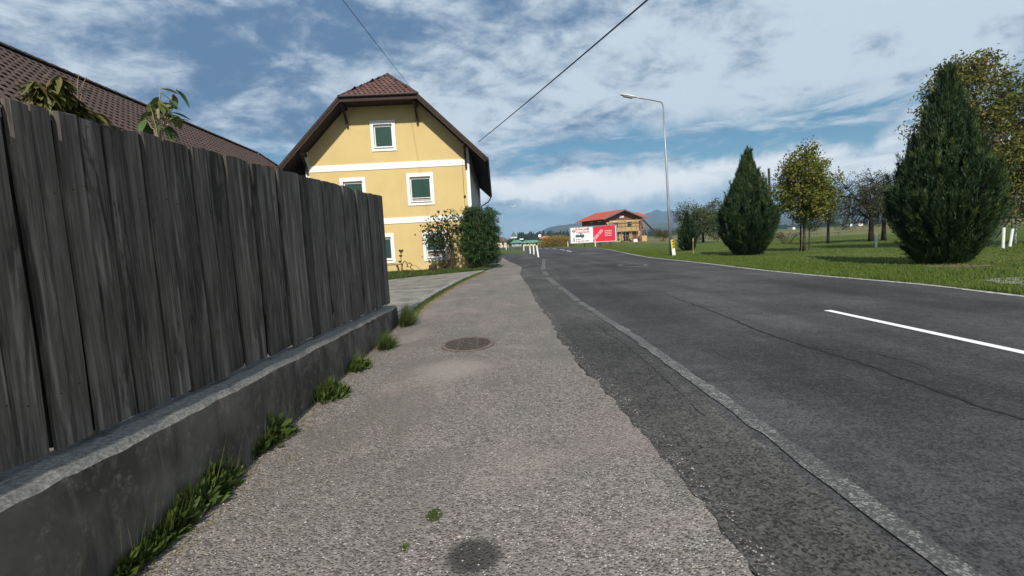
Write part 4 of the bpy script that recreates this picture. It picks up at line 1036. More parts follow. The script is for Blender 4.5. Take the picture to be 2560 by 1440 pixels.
# ---- conifers and trees on the right
def gp(x, y): p = G(x, y); return (p.x, p.y, -0.012)
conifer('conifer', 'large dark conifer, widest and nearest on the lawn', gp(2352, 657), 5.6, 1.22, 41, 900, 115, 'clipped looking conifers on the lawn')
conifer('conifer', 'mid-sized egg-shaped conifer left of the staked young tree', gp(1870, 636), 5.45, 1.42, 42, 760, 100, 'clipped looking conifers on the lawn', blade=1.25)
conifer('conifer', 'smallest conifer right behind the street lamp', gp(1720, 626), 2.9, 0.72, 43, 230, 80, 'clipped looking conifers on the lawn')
lt = gp(2010, 627)
broadleaf('young_lime_tree', 'young tree with golden green crown tied to two stakes', lt, 6.2,
    [(0, 0, 2.9, 1.40, 1.4, 1.15), (-0.1, 0, 4.1, 1.15, 1.15, 1.1), (0.05, 0, 5.5, 0.42, 0.42, 0.75), (-0.55, 0, 5.0, 0.35, 0.4, 0.75), (0.55, 0.1, 4.95, 0.38, 0.4, 0.7), (-1.05, 0, 4.45, 0.35, 0.4, 0.6), (1.0, 0.1, 4.3, 0.35, 0.4, 0.7), (1.5, 0, 3.5, 0.28, 0.4, 0.75), (1.3, 0, 2.8, 0.4, 0.5, 0.6), (-1.35, 0, 3.3, 0.35, 0.5, 0.7), (0.1, 0, 1.85, 0.8, 0.8, 0.4), (0, -0.9, 3.6, 0.6, 0.5, 1.0)],
    0.07, 1.5, 20000, 0.115, 'lime', 51, twigs=120, wd=0.75, upright=0.35, droop=0.2)
for k, (a, b) in enumerate(((2001, 0.0), (2023, 0.25))):
    p = G(a, 626.5); m = MB(); m.tube([(0, 0, -0.05), (0.01, 0, 0.9), (0.0, 0, 1.75 - 0.55 * k)], [0.04, 0.04, 0.036], 8)
    tag(m.build('tree_stake', M['bark'], None, (p.x, p.y, -0.012)), ('taller' if k == 0 else 'shorter') + ' wooden stake beside the trunk of the young golden tree', 'stake', 'stakes of the young tree')
# tall walnut behind the big conifer
wb = AT(2452, 610, 21.5); wb = (wb.x, wb.y, -0.012)
def lob(x, y, rpx, zr=1.0, Y=21.5, dy=0.0):
    p = AT(x, y, Y + dy); k = (p - O3).length / FPX * 0.80; return (p.x - wb[0], p.y - wb[1], p.z, rpx * k, rpx * k, rpx * k * zr)
broadleaf('walnut_tree', 'tall tree with yellowing leaves rising behind the large conifer', wb, 9.5,
    [lob(2425, 245, 92, 1.0), lob(2490, 225, 55), lob(2380, 215, 55), lob(2360, 330, 70), lob(2450, 370, 80), lob(2545, 330, 75, 1.1, 21.5, 1.0), lob(2520, 430, 80), lob(2590, 280, 70), lob(2610, 420, 90), lob(2545, 505, 60, 0.8, 21.5, -0.6), lob(2440, 470, 65), lob(2660, 350, 90)],
    0.24, 2.1, 42000, 0.15, 'walnut', 61, twigs=420, wd=0.5, droop=0.5, gap=0.12, shell=0.4)
# sparse orchard trees
def orchard(name, label, bx, by, cxp, cyp, rx, ry, nleaf, seed, twg, tr=0.11, ls=0.10):
    b = G(bx, by); base = (b.x, b.y, -0.012); Y = b.y; k = Y / FPX
    c = AT(cxp, cyp, Y); lobes = []
    random.seed(seed)
    for i in range(6):
        a = i / 6 * 2 * math.pi; lobes.append((c.x - b.x + math.cos(a) * rx * k * 0.55, math.sin(a) * rx * k * 0.5, c.z + math.sin(a * 2 + 1) * ry * k * 0.4, rx * k * 0.5, rx * k * 0.5, ry * k * 0.62))
    return broadleaf(name, label, base, 5, lobes, tr, max(0.9, (c.z) * 0.42), nleaf, ls, 'apple', seed, 'bark_dark', twigs=twg, wd=0.55, gap=0.1)
orchard('fruit_tree', 'small leafy fruit tree between the street lamp and the mid-sized conifer', 1758, 606, 1755, 550, 66, 52, 15000, 71, 150, 0.16, 0.20)
orchard('fruit_tree', 'thin fruit tree just right of the staked young tree', 2070, 608, 2068, 520, 56, 66, 7500, 72, 220, 0.10)
orchard('fruit_tree', 'nearly bare fruit tree, left of the thick twin trunks', 2177, 603, 2172, 500, 84, 78, 7500, 73, 620, 0.17)
orchard('fruit_tree', 'nearly bare fruit tree at the left flank of the large conifer', 2209, 601, 2225, 488, 76, 80, 7500, 74, 560, 0.15)
# bare brush
def bush(name, label, base, rx, rz, n, mat, seed, lsize=0.08, cat='bush', wdd=0.2, ry=None, group=None):
    global RNG
    RNG = np.random.default_rng(seed); random.seed(seed); t = thing(name, label, cat, base, 0, group); ry = ry or rx; m = MB(); C = []
    for i in range(26):
        a = random.uniform(0, 6.28); r = random.random() ** 0.6; e = Vector((math.cos(a) * rx * r, math.sin(a) * ry * r, rz * random.uniform(0.5, 1.0)))
        pts = [Vector((e.x * 0.15, e.y * 0.15, -0.03)), Vector((e.x * 0.5, e.y * 0.5, e.z * 0.6)), e]; m.tube(pts, [0.014, 0.009, 0.003], 4, False); C += [list(pts[1].lerp(e, random.random())) for _ in range(8)]
    m.build('stems', M['bark'], t); C = np.array(C); k = RNG.integers(0, len(C), n); pos = C[k] + unit(n) * (RNG.random(n) * 0.22 * rz)[:, None]; pos[:, 2] = np.maximum(pos[:, 2], 0.01)
    me = leaf_mesh('foliage', M[mat], pos, unit(n), unit(n), lsize * RNG.uniform(.6, 1.3, n), lsize * wdd, np.clip(RNG.normal(.45, .25, n), 0, 1)); stuff(link('foliage', me, t)); return t
bush('brush_heap', 'low bare brushwood behind the staked young tree', gp(1968, 608), 1.7, 1.1, 900, 'hedge', 81, 0.16)
bush('wild_bush', 'brownish wild bush at the right end of the building site', (AT(1655, 604, 95).x, 95, -0.012), 3.6, 2.6, 3500, 'hedge', 82, 0.30, ry=2)

# ---- shrub and small tree in front of the house
def feathery():
    global RNG
    RNG = np.random.default_rng(91); random.seed(91)
    b = G(1204, 673); t = thing('feathery_shrub', 'dense feathery green shrub at the road corner of the yellow house', 'shrub', (b.x, b.y, 0.05))
    Y = b.y; k = Y / FPX; m = MB(); C, Dn, Ln, Rd = [], [], [], []
    for i in range(330):
        a = random.uniform(0, 6.28); r = random.random() ** 0.42; rx = 39 * k
        hgt = (random.uniform(30, 148) * k) * (1.03 - 0.06 * r)
        e = Vector((math.cos(a) * rx * r, math.sin(a) * rx * r * 0.9, hgt)); tip = e + Vector((math.cos(a) * 0.28, math.sin(a) * 0.28, -random.uniform(-0.08, 0.30)))
        pts = smooth_line([Vector((e.x * 0.3, e.y * 0.3, 0)), Vector((e.x * 0.75, e.y * 0.75, hgt * 0.5)), e, tip], 4)
        m.tube(pts[::2], [0.010] * 4 + [0.006] * (len(pts[::2]) - 4), 4, False)
        for j in range(3, len(pts) - 1):
            n = 13; base_ = np.array(pts[j]) + (np.array(pts[j + 1]) - np.array(pts[j])) * RNG.random((n, 1)); out_ = np.array([math.cos(a), math.sin(a), 0]) * 0.8
            C.append(base_ + RNG.normal(0, 0.03, (n, 3))); dd = unit(n) * 0.9 + out_ * 0.6; dd[:, 2] -= 0.35; Dn.append(dd); Ln.append(RNG.uniform(0.12, 0.24, n)); Rd.append(np.clip(RNG.normal(0.35, 0.2, n) + 0.15 * (j > 9), 0, 1))
    # loose shoots over the top left
    for x, y in ((1128, 520), (1140, 533), (1150, 524), (1165, 516), (1178, 528), (1210, 520), (1222, 530), (1130, 560), (1135, 600)):
        p = AT(x, y, Y) - Vector((b.x, b.y, 0.05)); pts = smooth_line([Vector((p.x * 0.35, 0.0, p.z * 0.45)), Vector((p.x * 0.7, -0.1, p.z * 0.8)), p], 5); m.tube(pts, 0.008, 4, False)
        for j in range(len(pts) - 1):
            n = 9; C.append(np.array(pts[j]) + RNG.normal(0, 0.04, (n, 3))); dd = unit(n); dd[:, 2] += 0.3; Dn.append(dd); Ln.append(RNG.uniform(0.12, 0.22, n)); Rd.append(RNG.random(n))
    m.build('stems', M['stake'], t); C = np.concatenate(C); n = len(C); Lg = np.concatenate(Ln)
    me = leaf_mesh('foliage', M['bamboo'], C, np.concatenate(Dn), unit(n), Lg, Lg * 0.13, np.concatenate(Rd)); stuff(link('foliage', me, t))
feathery()
sb = G(1131, 677); sY = sb.y
def slob(x, y, r): p = AT(x, y, sY); k = sY / FPX; return (p.x - sb.x, random.uniform(-.2, .2), p.z, r * k, r * k, r * k * 0.9)
random.seed(4)
broadleaf('small_ornamental_tree', 'small dark-leaved tree in front of the ground floor window', (sb.x, sb.y, 0.05), 2.6,
    [slob(1112, 560, 22), slob(1090, 588, 24), slob(1080, 596, 20), slob(1105, 610, 24), slob(1128, 598, 22), slob(1140, 575, 14), slob(1120, 545, 14), slob(1098, 635, 14), slob(1135, 628, 12), slob(1105, 578, 18)], 0.035, 0.62, 1050, 0.185, 'shrub_dark', 93, 'rust', twigs=55, wd=0.5, droop=0.2, shell=0.3)
bush('dry_plant', 'dry straw-coloured plant at the foot of the small dark tree', (G(1112, 676).x, G(1112, 676).y, 0.06), 0.55, 0.62, 420, 'straw', 94, 0.10, 'plant', 0.25)
# ground cover in the bed
RNG = np.random.default_rng(17)
def bed_cover():
    A, B = Vector((-12, 0)), Vector((-1.6, 0)); n = 16000
    t = RNG.random(n); bx = np.array([p.x for p in bedf][::-1]); by = np.array([p.y for p in bedf][::-1])
    x = -9.5 + t * 8.2; yf_ = np.interp(x, bx, by); y = yf_ + RNG.random(n) ** 1.5 * (26.0 - yf_)
    z = np.full(n, 0.07); h = RNG.uniform(0.06, 0.2, n) * (0.7 + 0.6 * np.array([mnoise.noise(Vector((a * 1.3, b * 1.3, 1))) for a, b in zip(x, y)]))
    o = grass_field('ground_cover', np.stack([x, y, z], 1), np.maximum(h, 0.04), RNG.uniform(0.02, 0.05, n), 'weed', 0.8); stuff(o); o['label'] = 'low weedy ground cover in the bed before the yellow house'
bed_cover()
# strip of dry grass and green grass along the kerb
def kerb_grass():
    n = 9000; s_ = RNG.random(n) * cum[-1]; P_ = np.array([list(along(float(q))) for q in s_]); T_ = np.array([list(along(float(min(q + 0.1, cum[-1])))) for q in s_]) - P_
    L = np.hypot(T_[:, 0], T_[:, 1]) + 1e-6; off = np.abs(RNG.normal(0, 0.13, n)); P_[:, 0] += T_[:, 1] / L * off; P_[:, 1] -= T_[:, 0] / L * off; P_[:, 2] = 0.016
    dry = (off + RNG.normal(0, 0.05, n)) > 0.11
    near_ = s_ / cum[-1]
    for nm, kp, mt, hh, lb in (('kerb_grass', ~dry, 'weed', RNG.uniform(0.03, 0.11, n) * (1.15 - 0.6 * near_), 'green grass growing in the joint along the driveway kerb'), ('dry_grass', dry, 'straw', RNG.uniform(0.02, 0.05, n), 'flattened yellow grass along the driveway kerb')):
        o = grass_field(nm, P_[kp], hh[kp], 0.009 + 0.006 * RNG.random(kp.sum()), mt, 1.0); stuff(o); o['label'] = lb
kerb_grass()
# weeds along the foot of the wall
def weed(label, x, y, rpx, n, seed, kind, hpx=None):
    global RNG
    RNG = np.random.default_rng(seed); b = G(x, y); k = b.length / FPX; r = rpx * k; b = b - wnor * 0.25 * r
    n = int(n * 2.2); base = np.array([b.x, b.y, 0.018])
    a = RNG.random(n) * 6.283; rr = RNG.random(n) ** 0.7 * r
    sub = RNG.normal(0, 0.40, (7, 2)) * r; kk = RNG.integers(0, 7, n); sz = RNG.uniform(0.35, 0.8, 7)[kk]
    pos = np.stack([sub[kk, 0] * 0.5 + np.cos(a) * rr * 0.6 * sz, sub[kk, 1] + np.sin(a) * rr * sz, np.zeros(n)], 1)
    h = (hpx or rpx) * k
    dd = np.stack([np.cos(a) * rr / r * 0.9 + RNG.normal(0, .35, n), np.sin(a) * rr / r * 0.9 + RNG.normal(0, .35, n), RNG.uniform(0.2, 1.1, n)], 1)
    pos[:, 2] = RNG.random(n) ** 1.5 * h * 0.75 * sz * (1.1 - rr / r)
    # keep off the wall
    side_ = (pos[:, :2] + base[:2] - np.array(WB0.xy)) @ np.array(wnor.xy); over = np.maximum(side_ + 0.02, 0); pos[:, :2] -= over[:, None] * np.array(wnor.xy)
    if kind == 'grass': L, W = RNG.uniform(0.5, 1.0, n) * h * 0.8, np.full(n, 0.006)
    else: L, W = RNG.uniform(0.18, 0.60, n) * h * 0.62, RNG.uniform(0.08, 0.24, n) * h * 0.62
    dsd = (dd @ np.array(wnor)); dd -= np.maximum(dsd, 0)[:, None] * np.array(wnor) * 1.3
    nr = unit(n); nr[:, 2] += 0.8
    me = leaf_mesh('weed_clump', M['weed'], pos, dd, nr, L, W, np.clip(RNG.normal(.4, .25, n), 0, 1), tri=(kind == 'grass'))
    o = tag(link('weed_clump', me, None, tuple(base)), label, 'weed', 'weeds along the foot of the wall')
    n2 = 60; p2 = np.stack([RNG.normal(0, .3, n2) * r * 0.5 - 0.01, RNG.normal(0, .55, n2) * r, np.zeros(n2)], 1); d2 = unit(n2) * 0.45; d2[:, 2] = 1; d2 -= np.maximum(d2 @ np.array(wnor), 0)[:, None] * np.array(wnor) * 1.2
    p2[:, :2] -= np.maximum((p2[:, :2] + base[:2] - np.array(WB0.xy)) @ np.array(wnor.xy) + 0.02, 0)[:, None] * np.array(wnor.xy)
    stuff(link('grass_stalks', leaf_mesh('grass_stalks', M['weed'], p2, d2, unit(n2), RNG.uniform(0.5, 1.3, n2) * h, 0.004, RNG.random(n2), tri=True), o)); return o
weed('low weeds at the wall foot in the lower left corner', 225, 1420, 110, 260, 201, 'leaf', 105)
weed('broad dark green weed clump, largest at the wall foot', 395, 1300, 118, 420, 202, 'leaf', 125)
weed('small weed tuft just beyond the largest weed clump', 520, 1215, 52, 170, 203, 'leaf', 50)
weed('upright dandelion-like clump with pale top leaves at the wall foot', 632, 1118, 72, 260, 204, 'leaf', 90)
weed('bushy weed clump at the middle of the low wall', 800, 1000, 58, 330, 205, 'leaf', 62)
weed('leafy weed clump with a yellow bloom near the drain grate', 885, 925, 50, 300, 206, 'leaf', 52)
weed('grass tuft at the wall foot left of the drain grate', 950, 875, 46, 420, 207, 'grass', 50)
weed('tall dense grass tuft at the far end of the low wall', 1005, 818, 30, 520, 208, 'grass', 62)
for q, (x, y) in enumerate(((866, 902), (870, 922), (486, 872))):
    pass
p = G(868, 915); m = MB(); m.lathe([(0.004, 0), (0.014, 0.004), (0.012, 0.010), (0.002, 0.012)], 8); m.tube([(0, 0, -0.09), (0, 0, 0)], 0.002, 5)
tag(m.build('dandelion_flower', M['yellow'], None, (p.x + 0.02, p.y, 0.12)), 'single yellow bloom in the weeds left of the drain grate', 'flower')
def litter():
    global RNG
    RNG = np.random.default_rng(77); n = 2600; s_ = RNG.random(n) * 7.6 - 0.9; off = np.abs(RNG.normal(0, 0.11, n)) + 0.01
    P_ = np.array([list(WB0 + wdir * float(a) - wnor * float(b)) for a, b in zip(s_, off)]); P_[:, 2] = 0.020 + RNG.random(n) * 0.006
    d = unit(n); d[:, 2] *= 0.08; nr = np.tile(np.array([0, 0, 1.0]), (n, 1)) + unit(n) * 0.2
    me = leaf_mesh('plant_litter', M['straw'], P_, d, nr, RNG.uniform(0.01, 0.06, n), RNG.uniform(0.002, 0.006, n), RNG.random(n)); o = stuff(link('plant_litter', me)); o['label'] = 'dry stalks and litter along the foot of the wall'
litter()
def grit():
    rg = np.random.default_rng(5); n = 7000
    seam = ragged([p.xy for p in pr], 0.035, 0.055, 1.0, 4.0); sy = np.array([p.y for p in seam]); sx_ = np.array([p.x for p in seam]); od = np.argsort(sy)
    y = 1.2 + rg.random(n) ** 1.6 * 11; x1 = np.interp(y, sy[od], sx_[od]); x0 = WB0.x + (y - WB0.y) * wdir.x / wdir.y
    t = rg.random(n); t = np.where(rg.random(n) < 0.07, 1 - np.abs(rg.normal(0, 0.03, n)), t); t = np.where(rg.random(n) < 0.15, np.abs(rg.normal(0, 0.05, n)) + 0.01, t)
    x = x0 + (x1 + 0.12 - x0) * np.clip(t, 0.01, 1.05); r = rg.uniform(0.0022, 0.0065, n) * np.where(rg.random(n) < 0.06, 1.7, 1)
    oc = np.array([(1, 0, 0), (-1, 0, 0), (0, 1, 0), (0, -1, 0), (0, 0, 0.7), (0, 0, -0.7)]); fa = [(0, 2, 4), (2, 1, 4), (1, 3, 4), (3, 0, 4), (2, 0, 5), (1, 2, 5), (3, 1, 5), (0, 3, 5)]
    a = rg.random(n) * 6.28; V = np.zeros((n, 6, 3)); z = np.where(x > x1, 0.005, 0.018)
    for k in range(6):
        o_ = oc[k] * rg.uniform(0.6, 1.3, (n, 1)); V[:, k, 0] = x + (o_[:, 0] * np.cos(a) - o_[:, 1] * np.sin(a)) * r; V[:, k, 1] = y + (o_[:, 0] * np.sin(a) + o_[:, 1] * np.cos(a)) * r; V[:, k, 2] = z + r * 0.5 + o_[:, 2] * r
    m = MB(); m.v = V.reshape(-1, 3).tolist(); m.f = [tuple(6 * i + q for q in f) for i in range(n) for f in fa]; o = stuff(m.build('grit', M['grit'])); o['label'] = 'loose pale grit lying on the pavement and its ragged edge'
grit()
# moss in the pavement
def moss(label, x, y, r, n, seed):
    global RNG
    RNG = np.random.default_rng(seed); b = G(x, y); a = RNG.random(n) * 6.283; rr = RNG.random(n) ** 0.7 * r
    pos = np.stack([np.cos(a) * rr * 0.7, np.sin(a) * rr, np.zeros(n)], 1); d = unit(n); d[:, 2] = np.abs(d[:, 2]) * 0.6 + 0.15
    me = leaf_mesh('moss_tuft', M['weed'], pos, d, unit(n), RNG.uniform(0.006, 0.018, n), 0.004, np.clip(RNG.normal(.5, .2, n), 0, 1), tri=True); tag(link('moss_tuft', me, None, (b.x, b.y, 0.018)), label, 'moss')
moss('green moss tuft growing in the pavement near the dark stain', 1086, 1298, 0.052, 700, 301)
moss('faint tiny moss tuft at the lower edge of the pavement', 1010, 1380, 0.03, 120, 302)

# ================================================================== PLANTS LOOKING OVER THE FENCE
def big_leaf(name, L_, W_, mat, bend=0.25):
    m = MB(); n = 6; row = []
    for i in range(n + 1):
        t = i / n; w_ = W_ * math.sin(math.pi * min(1, t * 0.96 + 0.02)) ** 0.8 * (1 - 0.35 * t); z_ = -bend * L_ * t * t
        m.v += [(-w_ / 2, L_ * t, z_ + 0.10 * w_), (0, L_ * t, z_), (w_ / 2, L_ * t, z_ + 0.10 * w_)]
    for i in range(n):
        for c in range(2): m.f.append((3 * i + c, 3 * i + c + 1, 3 * i + 4 + c, 3 * i + 3 + c))
    me = m.mesh(name, mat); at = me.attributes.new('rnd', 'FLOAT', 'FACE'); r = random.random(); at.data.foreach_set('value', [min(1, max(0, r + random.uniform(-.05, .05)))] * len(me.polygons)); return me
def leaves_on(t, pts, L_, mat, seed, droop=0.3, wr=0.5, nv=5):
    random.seed(seed); meshes = [big_leaf('leaf', L_ * random.uniform(.75, 1.2), L_ * wr * random.uniform(.8, 1.1), mat, random.uniform(.1, .5)) for _ in range(nv)]
    for p in pts:
        o = D.objects.new('leaf', random.choice(meshes)); COL.objects.link(o); o.parent = t
        d = Vector((random.uniform(-1, 1), random.uniform(-1, 1), random.uniform(-0.6, 0.5) - droop)).normalized(); o.matrix_local = Matrix.Translation(p) @ d.to_track_quat('Y', 'Z').to_matrix().to_4x4()
def over_fence(name, label, root_px, tips, L_, mat, seed, off, per, droop=0.3, wr=0.5, tube_r=0.006):
    s0 = ONW(*root_px, FA + wnor * off, FB + wnor * off); t = thing(name, label, 'plant', (s0.x, s0.y, 0)); m = MB(); P_ = []; random.seed(seed)
    for tp in tips:
        e = ONW(*tp, FA + wnor * off, FB + wnor * off) - Vector((s0.x, s0.y, 0)); e = e + wnor * random.uniform(-0.04, 0.06)
        b = Vector((0, 0, 0.0)); pts = smooth_line([b, Vector((e.x * 0.1, e.y * 0.1, s0.z * 0.9)), Vector((e.x * 0.5, e.y * 0.5, s0.z + (e.z - s0.z) * 0.5)), e], 4); m.tube(pts, [tube_r * (1 - 0.6 * i / len(pts)) for i in range(len(pts))], 5, False)
        for _ in range(per): q = random.random(); P_.append(pts[-5].lerp(pts[-1], q) if q > 0.3 else pts[-1])
    m.build('stem', M['stake'], t); leaves_on(t, P_, L_, mat, seed, droop, wr); return t
over_fence('vine_shoot', 'leafy shoot with fresh oval leaves rising over the middle of the fence', (395, 335), [(412, 222), (440, 222), (372, 258), (452, 262), (430, 290), (405, 250), (385, 300), (420, 262), (440, 312), (400, 290)], 0.10, M['sprout'], 501, 0.12, 4)
over_fence('wilting_climber', 'wilting yellow green climber hanging over the near end of the fence', (120, 285), [(95, 200), (125, 190), (150, 215), (110, 235), (140, 245), (165, 240), (185, 265), (205, 275), (235, 285), (100, 260), (175, 285), (130, 270), (115, 215), (105, 225), (135, 222), (150, 255), (195, 290), (220, 292), (245, 296), (160, 270), (120, 250)], 0.09, M['wilt'], 502, 0.06, 21, 0.6, 0.36)
over_fence('young_shoot', 'two single light green leaves rising behind the wilting climber', (190, 290), [(185, 185), (205, 193)], 0.08, M['sprout'], 503, 0.22, 1, 0.0, 0.6, 0.003)

# ================================================================== STREET FURNITURE
lb = G(1678, 638)
def lamp_post(label, base, top_px, arm_px, head_px, Y, r0=0.085, simple_arm=False):
    t = thing('street_lamp', label, 'street lamp', (base.x, base.y, 0), 0, 'street lamps')
    T = AT(*top_px, Y) - Vector((base.x, base.y, 0)); Hd = AT(*head_px, Y) - Vector((base.x, base.y, 0)); Am = AT(*arm_px, Y) - Vector((base.x, base.y, 0))
    m = MB(); m.tube([(0, 0, -0.1), T * 0.35, T * 0.36, T * 0.72, T * 0.725, T], [r0, r0 * 0.95, r0 * 0.8, r0 * 0.72, r0 * 0.55, r0 * 0.5], 12); m.build('pole', M['galv'], t, smooth=True)
    m = MB()
    if simple_arm: m.tube([T, Hd], r0 * 0.45, 8)
    else: m.tube(smooth_line([T, T + (T * 0.04), T + Vector((-0.10, 0, 0.62)) , Am, Hd], 6), r0 * 0.48, 10)
    m.build('arm', M['galv'], t, smooth=True)
    L_ = 0.95; d_ = (Hd - Am); d_.normalize(); h = MB(); sec = [(0, 0.07, 0.05), (0.2, 0.11, 0.08), (0.6, 0.15, 0.10), (1, 0.11, 0.06)]
    up = Vector((0, 0, 1)); sd = d_.cross(up).normalized(); up = sd.cross(d_)
    for a, w_, z_ in sec:
        c = Hd + d_ * (a * L_ - 0.05)
        for k in range(10):
            an = 2 * math.pi * k / 10; h.v.append(tuple(c + sd * math.cos(an) * w_ + up * (max(-0.35, math.sin(an)) * z_)))
    for i in range(3):
        for k in range(10): h.f.append((i * 10 + k, i * 10 + (k + 1) % 10, (i + 1) * 10 + (k + 1) % 10, (i + 1) * 10 + k))
    h.f.append(tuple(range(9, -1, -1))); h.f.append(tuple(range(30, 40))); h.build('lamp_head', M['lamp_white'], t, smooth=True)
    MB().bar(Hd + d_ * 0.15 - up * 0.06, Hd + d_ * 0.72 - up * 0.06, 0.2, 0.07).build('diffuser', M['lamp_glass'], t)
    return t
lamp_post('tall galvanised street lamp with curved arm on the grass verge', lb, (1659, 283), (1640, 252), (1588, 243), lb.y)
fb = G(1259, 625); lamp_post('distant street lamp with straight arm beyond the feathery shrub', fb, (1256, 527), (1257, 526), (1279, 518.5), fb.y, 0.08, True)

def guide_post(label, x, y, h=1.05, lean=(0, 0), yellow=False, wpx=None):
    b = G(x, y); t = thing('guide_post', label, 'guide post', (b.x, b.y, 0), 0, 'white guide posts along the road'); t.rotation_euler = (lean[1], lean[0], 0)
    w_ = 0.12
    def sec(z0, z1, mat, nm, s=1.0):
        m = MB(); pl = [(-w_ / 2 * s, -0.03 * s), (w_ / 2 * s, -0.03 * s), (w_ / 2 * s, 0.02 * s), (0, 0.06 * s), (-w_ / 2 * s, 0.02 * s)]
        m.add([(a, c, z0) for a, c in pl] + [(a, c, z1 + (0.03 * (0.5 - a / w_) if nm == 'cap' else 0)) for a, c in pl], [(4, 3, 2, 1, 0), (5, 6, 7, 8, 9)] + [(i, (i + 1) % 5, 5 + (i + 1) % 5, 5 + i) for i in range(5)])
        return m.build(nm, M[mat], t)
    sec(-0.05, h * 0.88, 'yellow' if yellow == 'all' else 'post_white', 'post'); sec(h * 0.88, h, 'black', 'cap', 1.02)
    MB().box((0.0, -0.034, h * 0.72), (0.05, 0.008, 0.17)).build('reflector', M['print_lgrey'], t)
    return t
guide_post('nearest white guide post, leaning to the left at the road edge', 1346, 643, 1.12, (-0.10, 0))
guide_post('white guide post right behind the leaning one', 1335, 636, 1.10, (-0.02, 0))
guide_post('white guide post, third from the front in the row by the junction', 1326, 634, 1.0, (-0.03, 0))
guide_post('white guide post standing at the end of the grass island', 1310, 627, 1.08)
guide_post('white guide post at the foot of the distant street lamp', 1265.5, 624.3, 1.0)
guide_post('farthest white guide post, beside the cream house', 1270.5, 618.5, 1.0)
guide_post('white guide post in front of the green roofed sheds on the outer bend', 1357, 615.5, 1.0)
guide_post('white guide post just left of the billboard', 1420, 616, 1.1)
guide_post('white guide post in front of the billboard middle', 1488.5, 617, 1.15)
def thin_stake(label, x, y, h, mats):
    b = G(x, y); t = thing('boundary_stake', label, 'stake', (b.x, b.y, -0.012)); MB().box((0, 0, h * 0.4), (0.05, 0.05, h * 0.8)).build('stake', M[mats[0]], t); MB().box((0, 0, h * 0.9), (0.052, 0.052, h * 0.2)).build('painted_tip', M[mats[1]], t); return t
thin_stake('wooden boundary stake with pale tip beside the smallest conifer', 1733, 633, 0.98, ('stake', 'plank_new'))
thin_stake('short yellow tipped stake left of the billboard', 1411, 614, 0.9, ('bark', 'yellow'))
thin_stake('short white tipped stake below the red half of the billboard', 1513, 615, 0.85, ('bark', 'post_white'))
# chevron marker at the lamp
cm = G(1685, 639); t = thing('bend_marker', 'white post with yellow and black arrow plate at the lamp foot', 'road marker', (cm.x, cm.y, 0)); t.rotation_euler = (0, -0.09, 0)
MB().box((0, 0, 0.48), (0.20, 0.04, 1.02)).build('post', M['post_white'], t)
MB().box((0, -0.026, 0.70), (0.185, 0.012, 0.52)).build('plate', M['yellow'], t)
for z_ in (0.53, 0.70, 0.87):
    m = MB(); m.prism([(0.075, 0.08), (-0.06, 0.0), (0.075, -0.08)], 0.006, Vector((0, -0.0345, z_))); m.build('arrow', M['black'], t)
MB().box((0, 0, 1.0), (0.21, 0.05, 0.05)).build('cap', M['black'], t)
# white tree guards
def tube_post(label, x, y, h, lean=0.0):
    b = G(x, y); m = MB(); m.tube([(0, 0, -0.02), (lean * h * 0.5, 0, h * 0.5), (lean * h, 0, h)], [0.055, 0.055, 0.055], 10)
    return tag(m.build('sapling_guard', M['post_white'], None, (b.x, b.y, -0.012)), label, 'tree guard', 'white sapling guard tubes')
tube_post('white tube post on the lawn left of the large conifer', 2190, 618, 0.78)
tube_post('white tube post right of the large conifer, in front of the goal', 2507, 620, 0.85)
tube_post('shorter white tube post leaning beside the football goal', 2524, 616, 0.76, 0.12)
# saplings in the guards by the goal
for lbx, x, y, yt in (('thin sapling growing from the front guard tube by the goal', 2508, 619.5, 500), ('thin sapling growing from the leaning guard tube by the goal', 2527, 615.5, 520)):
    b = G(x, y); tp = AT(x + 3, yt, b.y) - Vector((b.x, b.y, 0)); broadleaf('sapling', lbx, (b.x, b.y, -0.012), 2.2, [(tp.x, tp.y, tp.z * 0.8, 0.35, 0.35, 0.5)], 0.022, 0.9, 160, 0.10, 'apple', 700 + x, 'bark_dark', twigs=16)
# goal
gb = G(2486, 607); gb2 = G(2538, 607); t = thing('football_goal', 'small football goal with net at the right end of the lawn', 'goal', (gb.x, gb.y, 0))
gw = (gb2 - gb); gw.z = 0; H_ = 1.55; m = MB(); m.tube([(0, 0, -0.05), (0, 0, H_), gw + Vector((0, 0, H_)), gw + Vector((0, 0, -0.05))], 0.04, 8); m.build('frame', M['lamp_white'], t)
bk = Vector((0.25, 1.3, 0)); m = MB(); m.tube([gw + Vector((0, 0, H_)), gw + bk], 0.03, 6); m.tube([Vector((0, 0, H_)), bk], 0.03, 6); m.build('stay', M['galv'], t)
m = MB()
for i in range(15):
    a = gw * (i / 14); m.tube([a + Vector((0, 0, H_)), a + bk], 0.007, 3, False)
for j in range(1, 11):
    f = j / 11; a = Vector((0, 0, H_)).lerp(bk, f); m.tube([a, a + gw], 0.007, 3, False)
m.build('net', M['net'], t)
# overhead wires
def wire(label, a, b, r, sag=0.25):
    a, b = Vector(a), Vector(b); pts = [a.lerp(b, i / 24) - Vector((0, 0, sag * 4 * (i / 24) * (1 - i / 24))) for i in range(25)]; m = MB(); m.tube(pts, r, 6); return tag(m.build('overhead_wire', M['wire'], None), label, 'wire', 'overhead wires')
A, B = AT(1031, 224, 31.0), AT(858, 0, 13.0); wire('thin overhead wire running up left from the house roof', A, A + (B - A) * 1.35, 0.010, 0.02)
A, B = AT(1196, 355, 25.4), AT(1610, 0, 9.5); wire('thick overhead cable from the house eave to the upper right', A, A + (B - A) * 1.4, 0.019, 0.06)
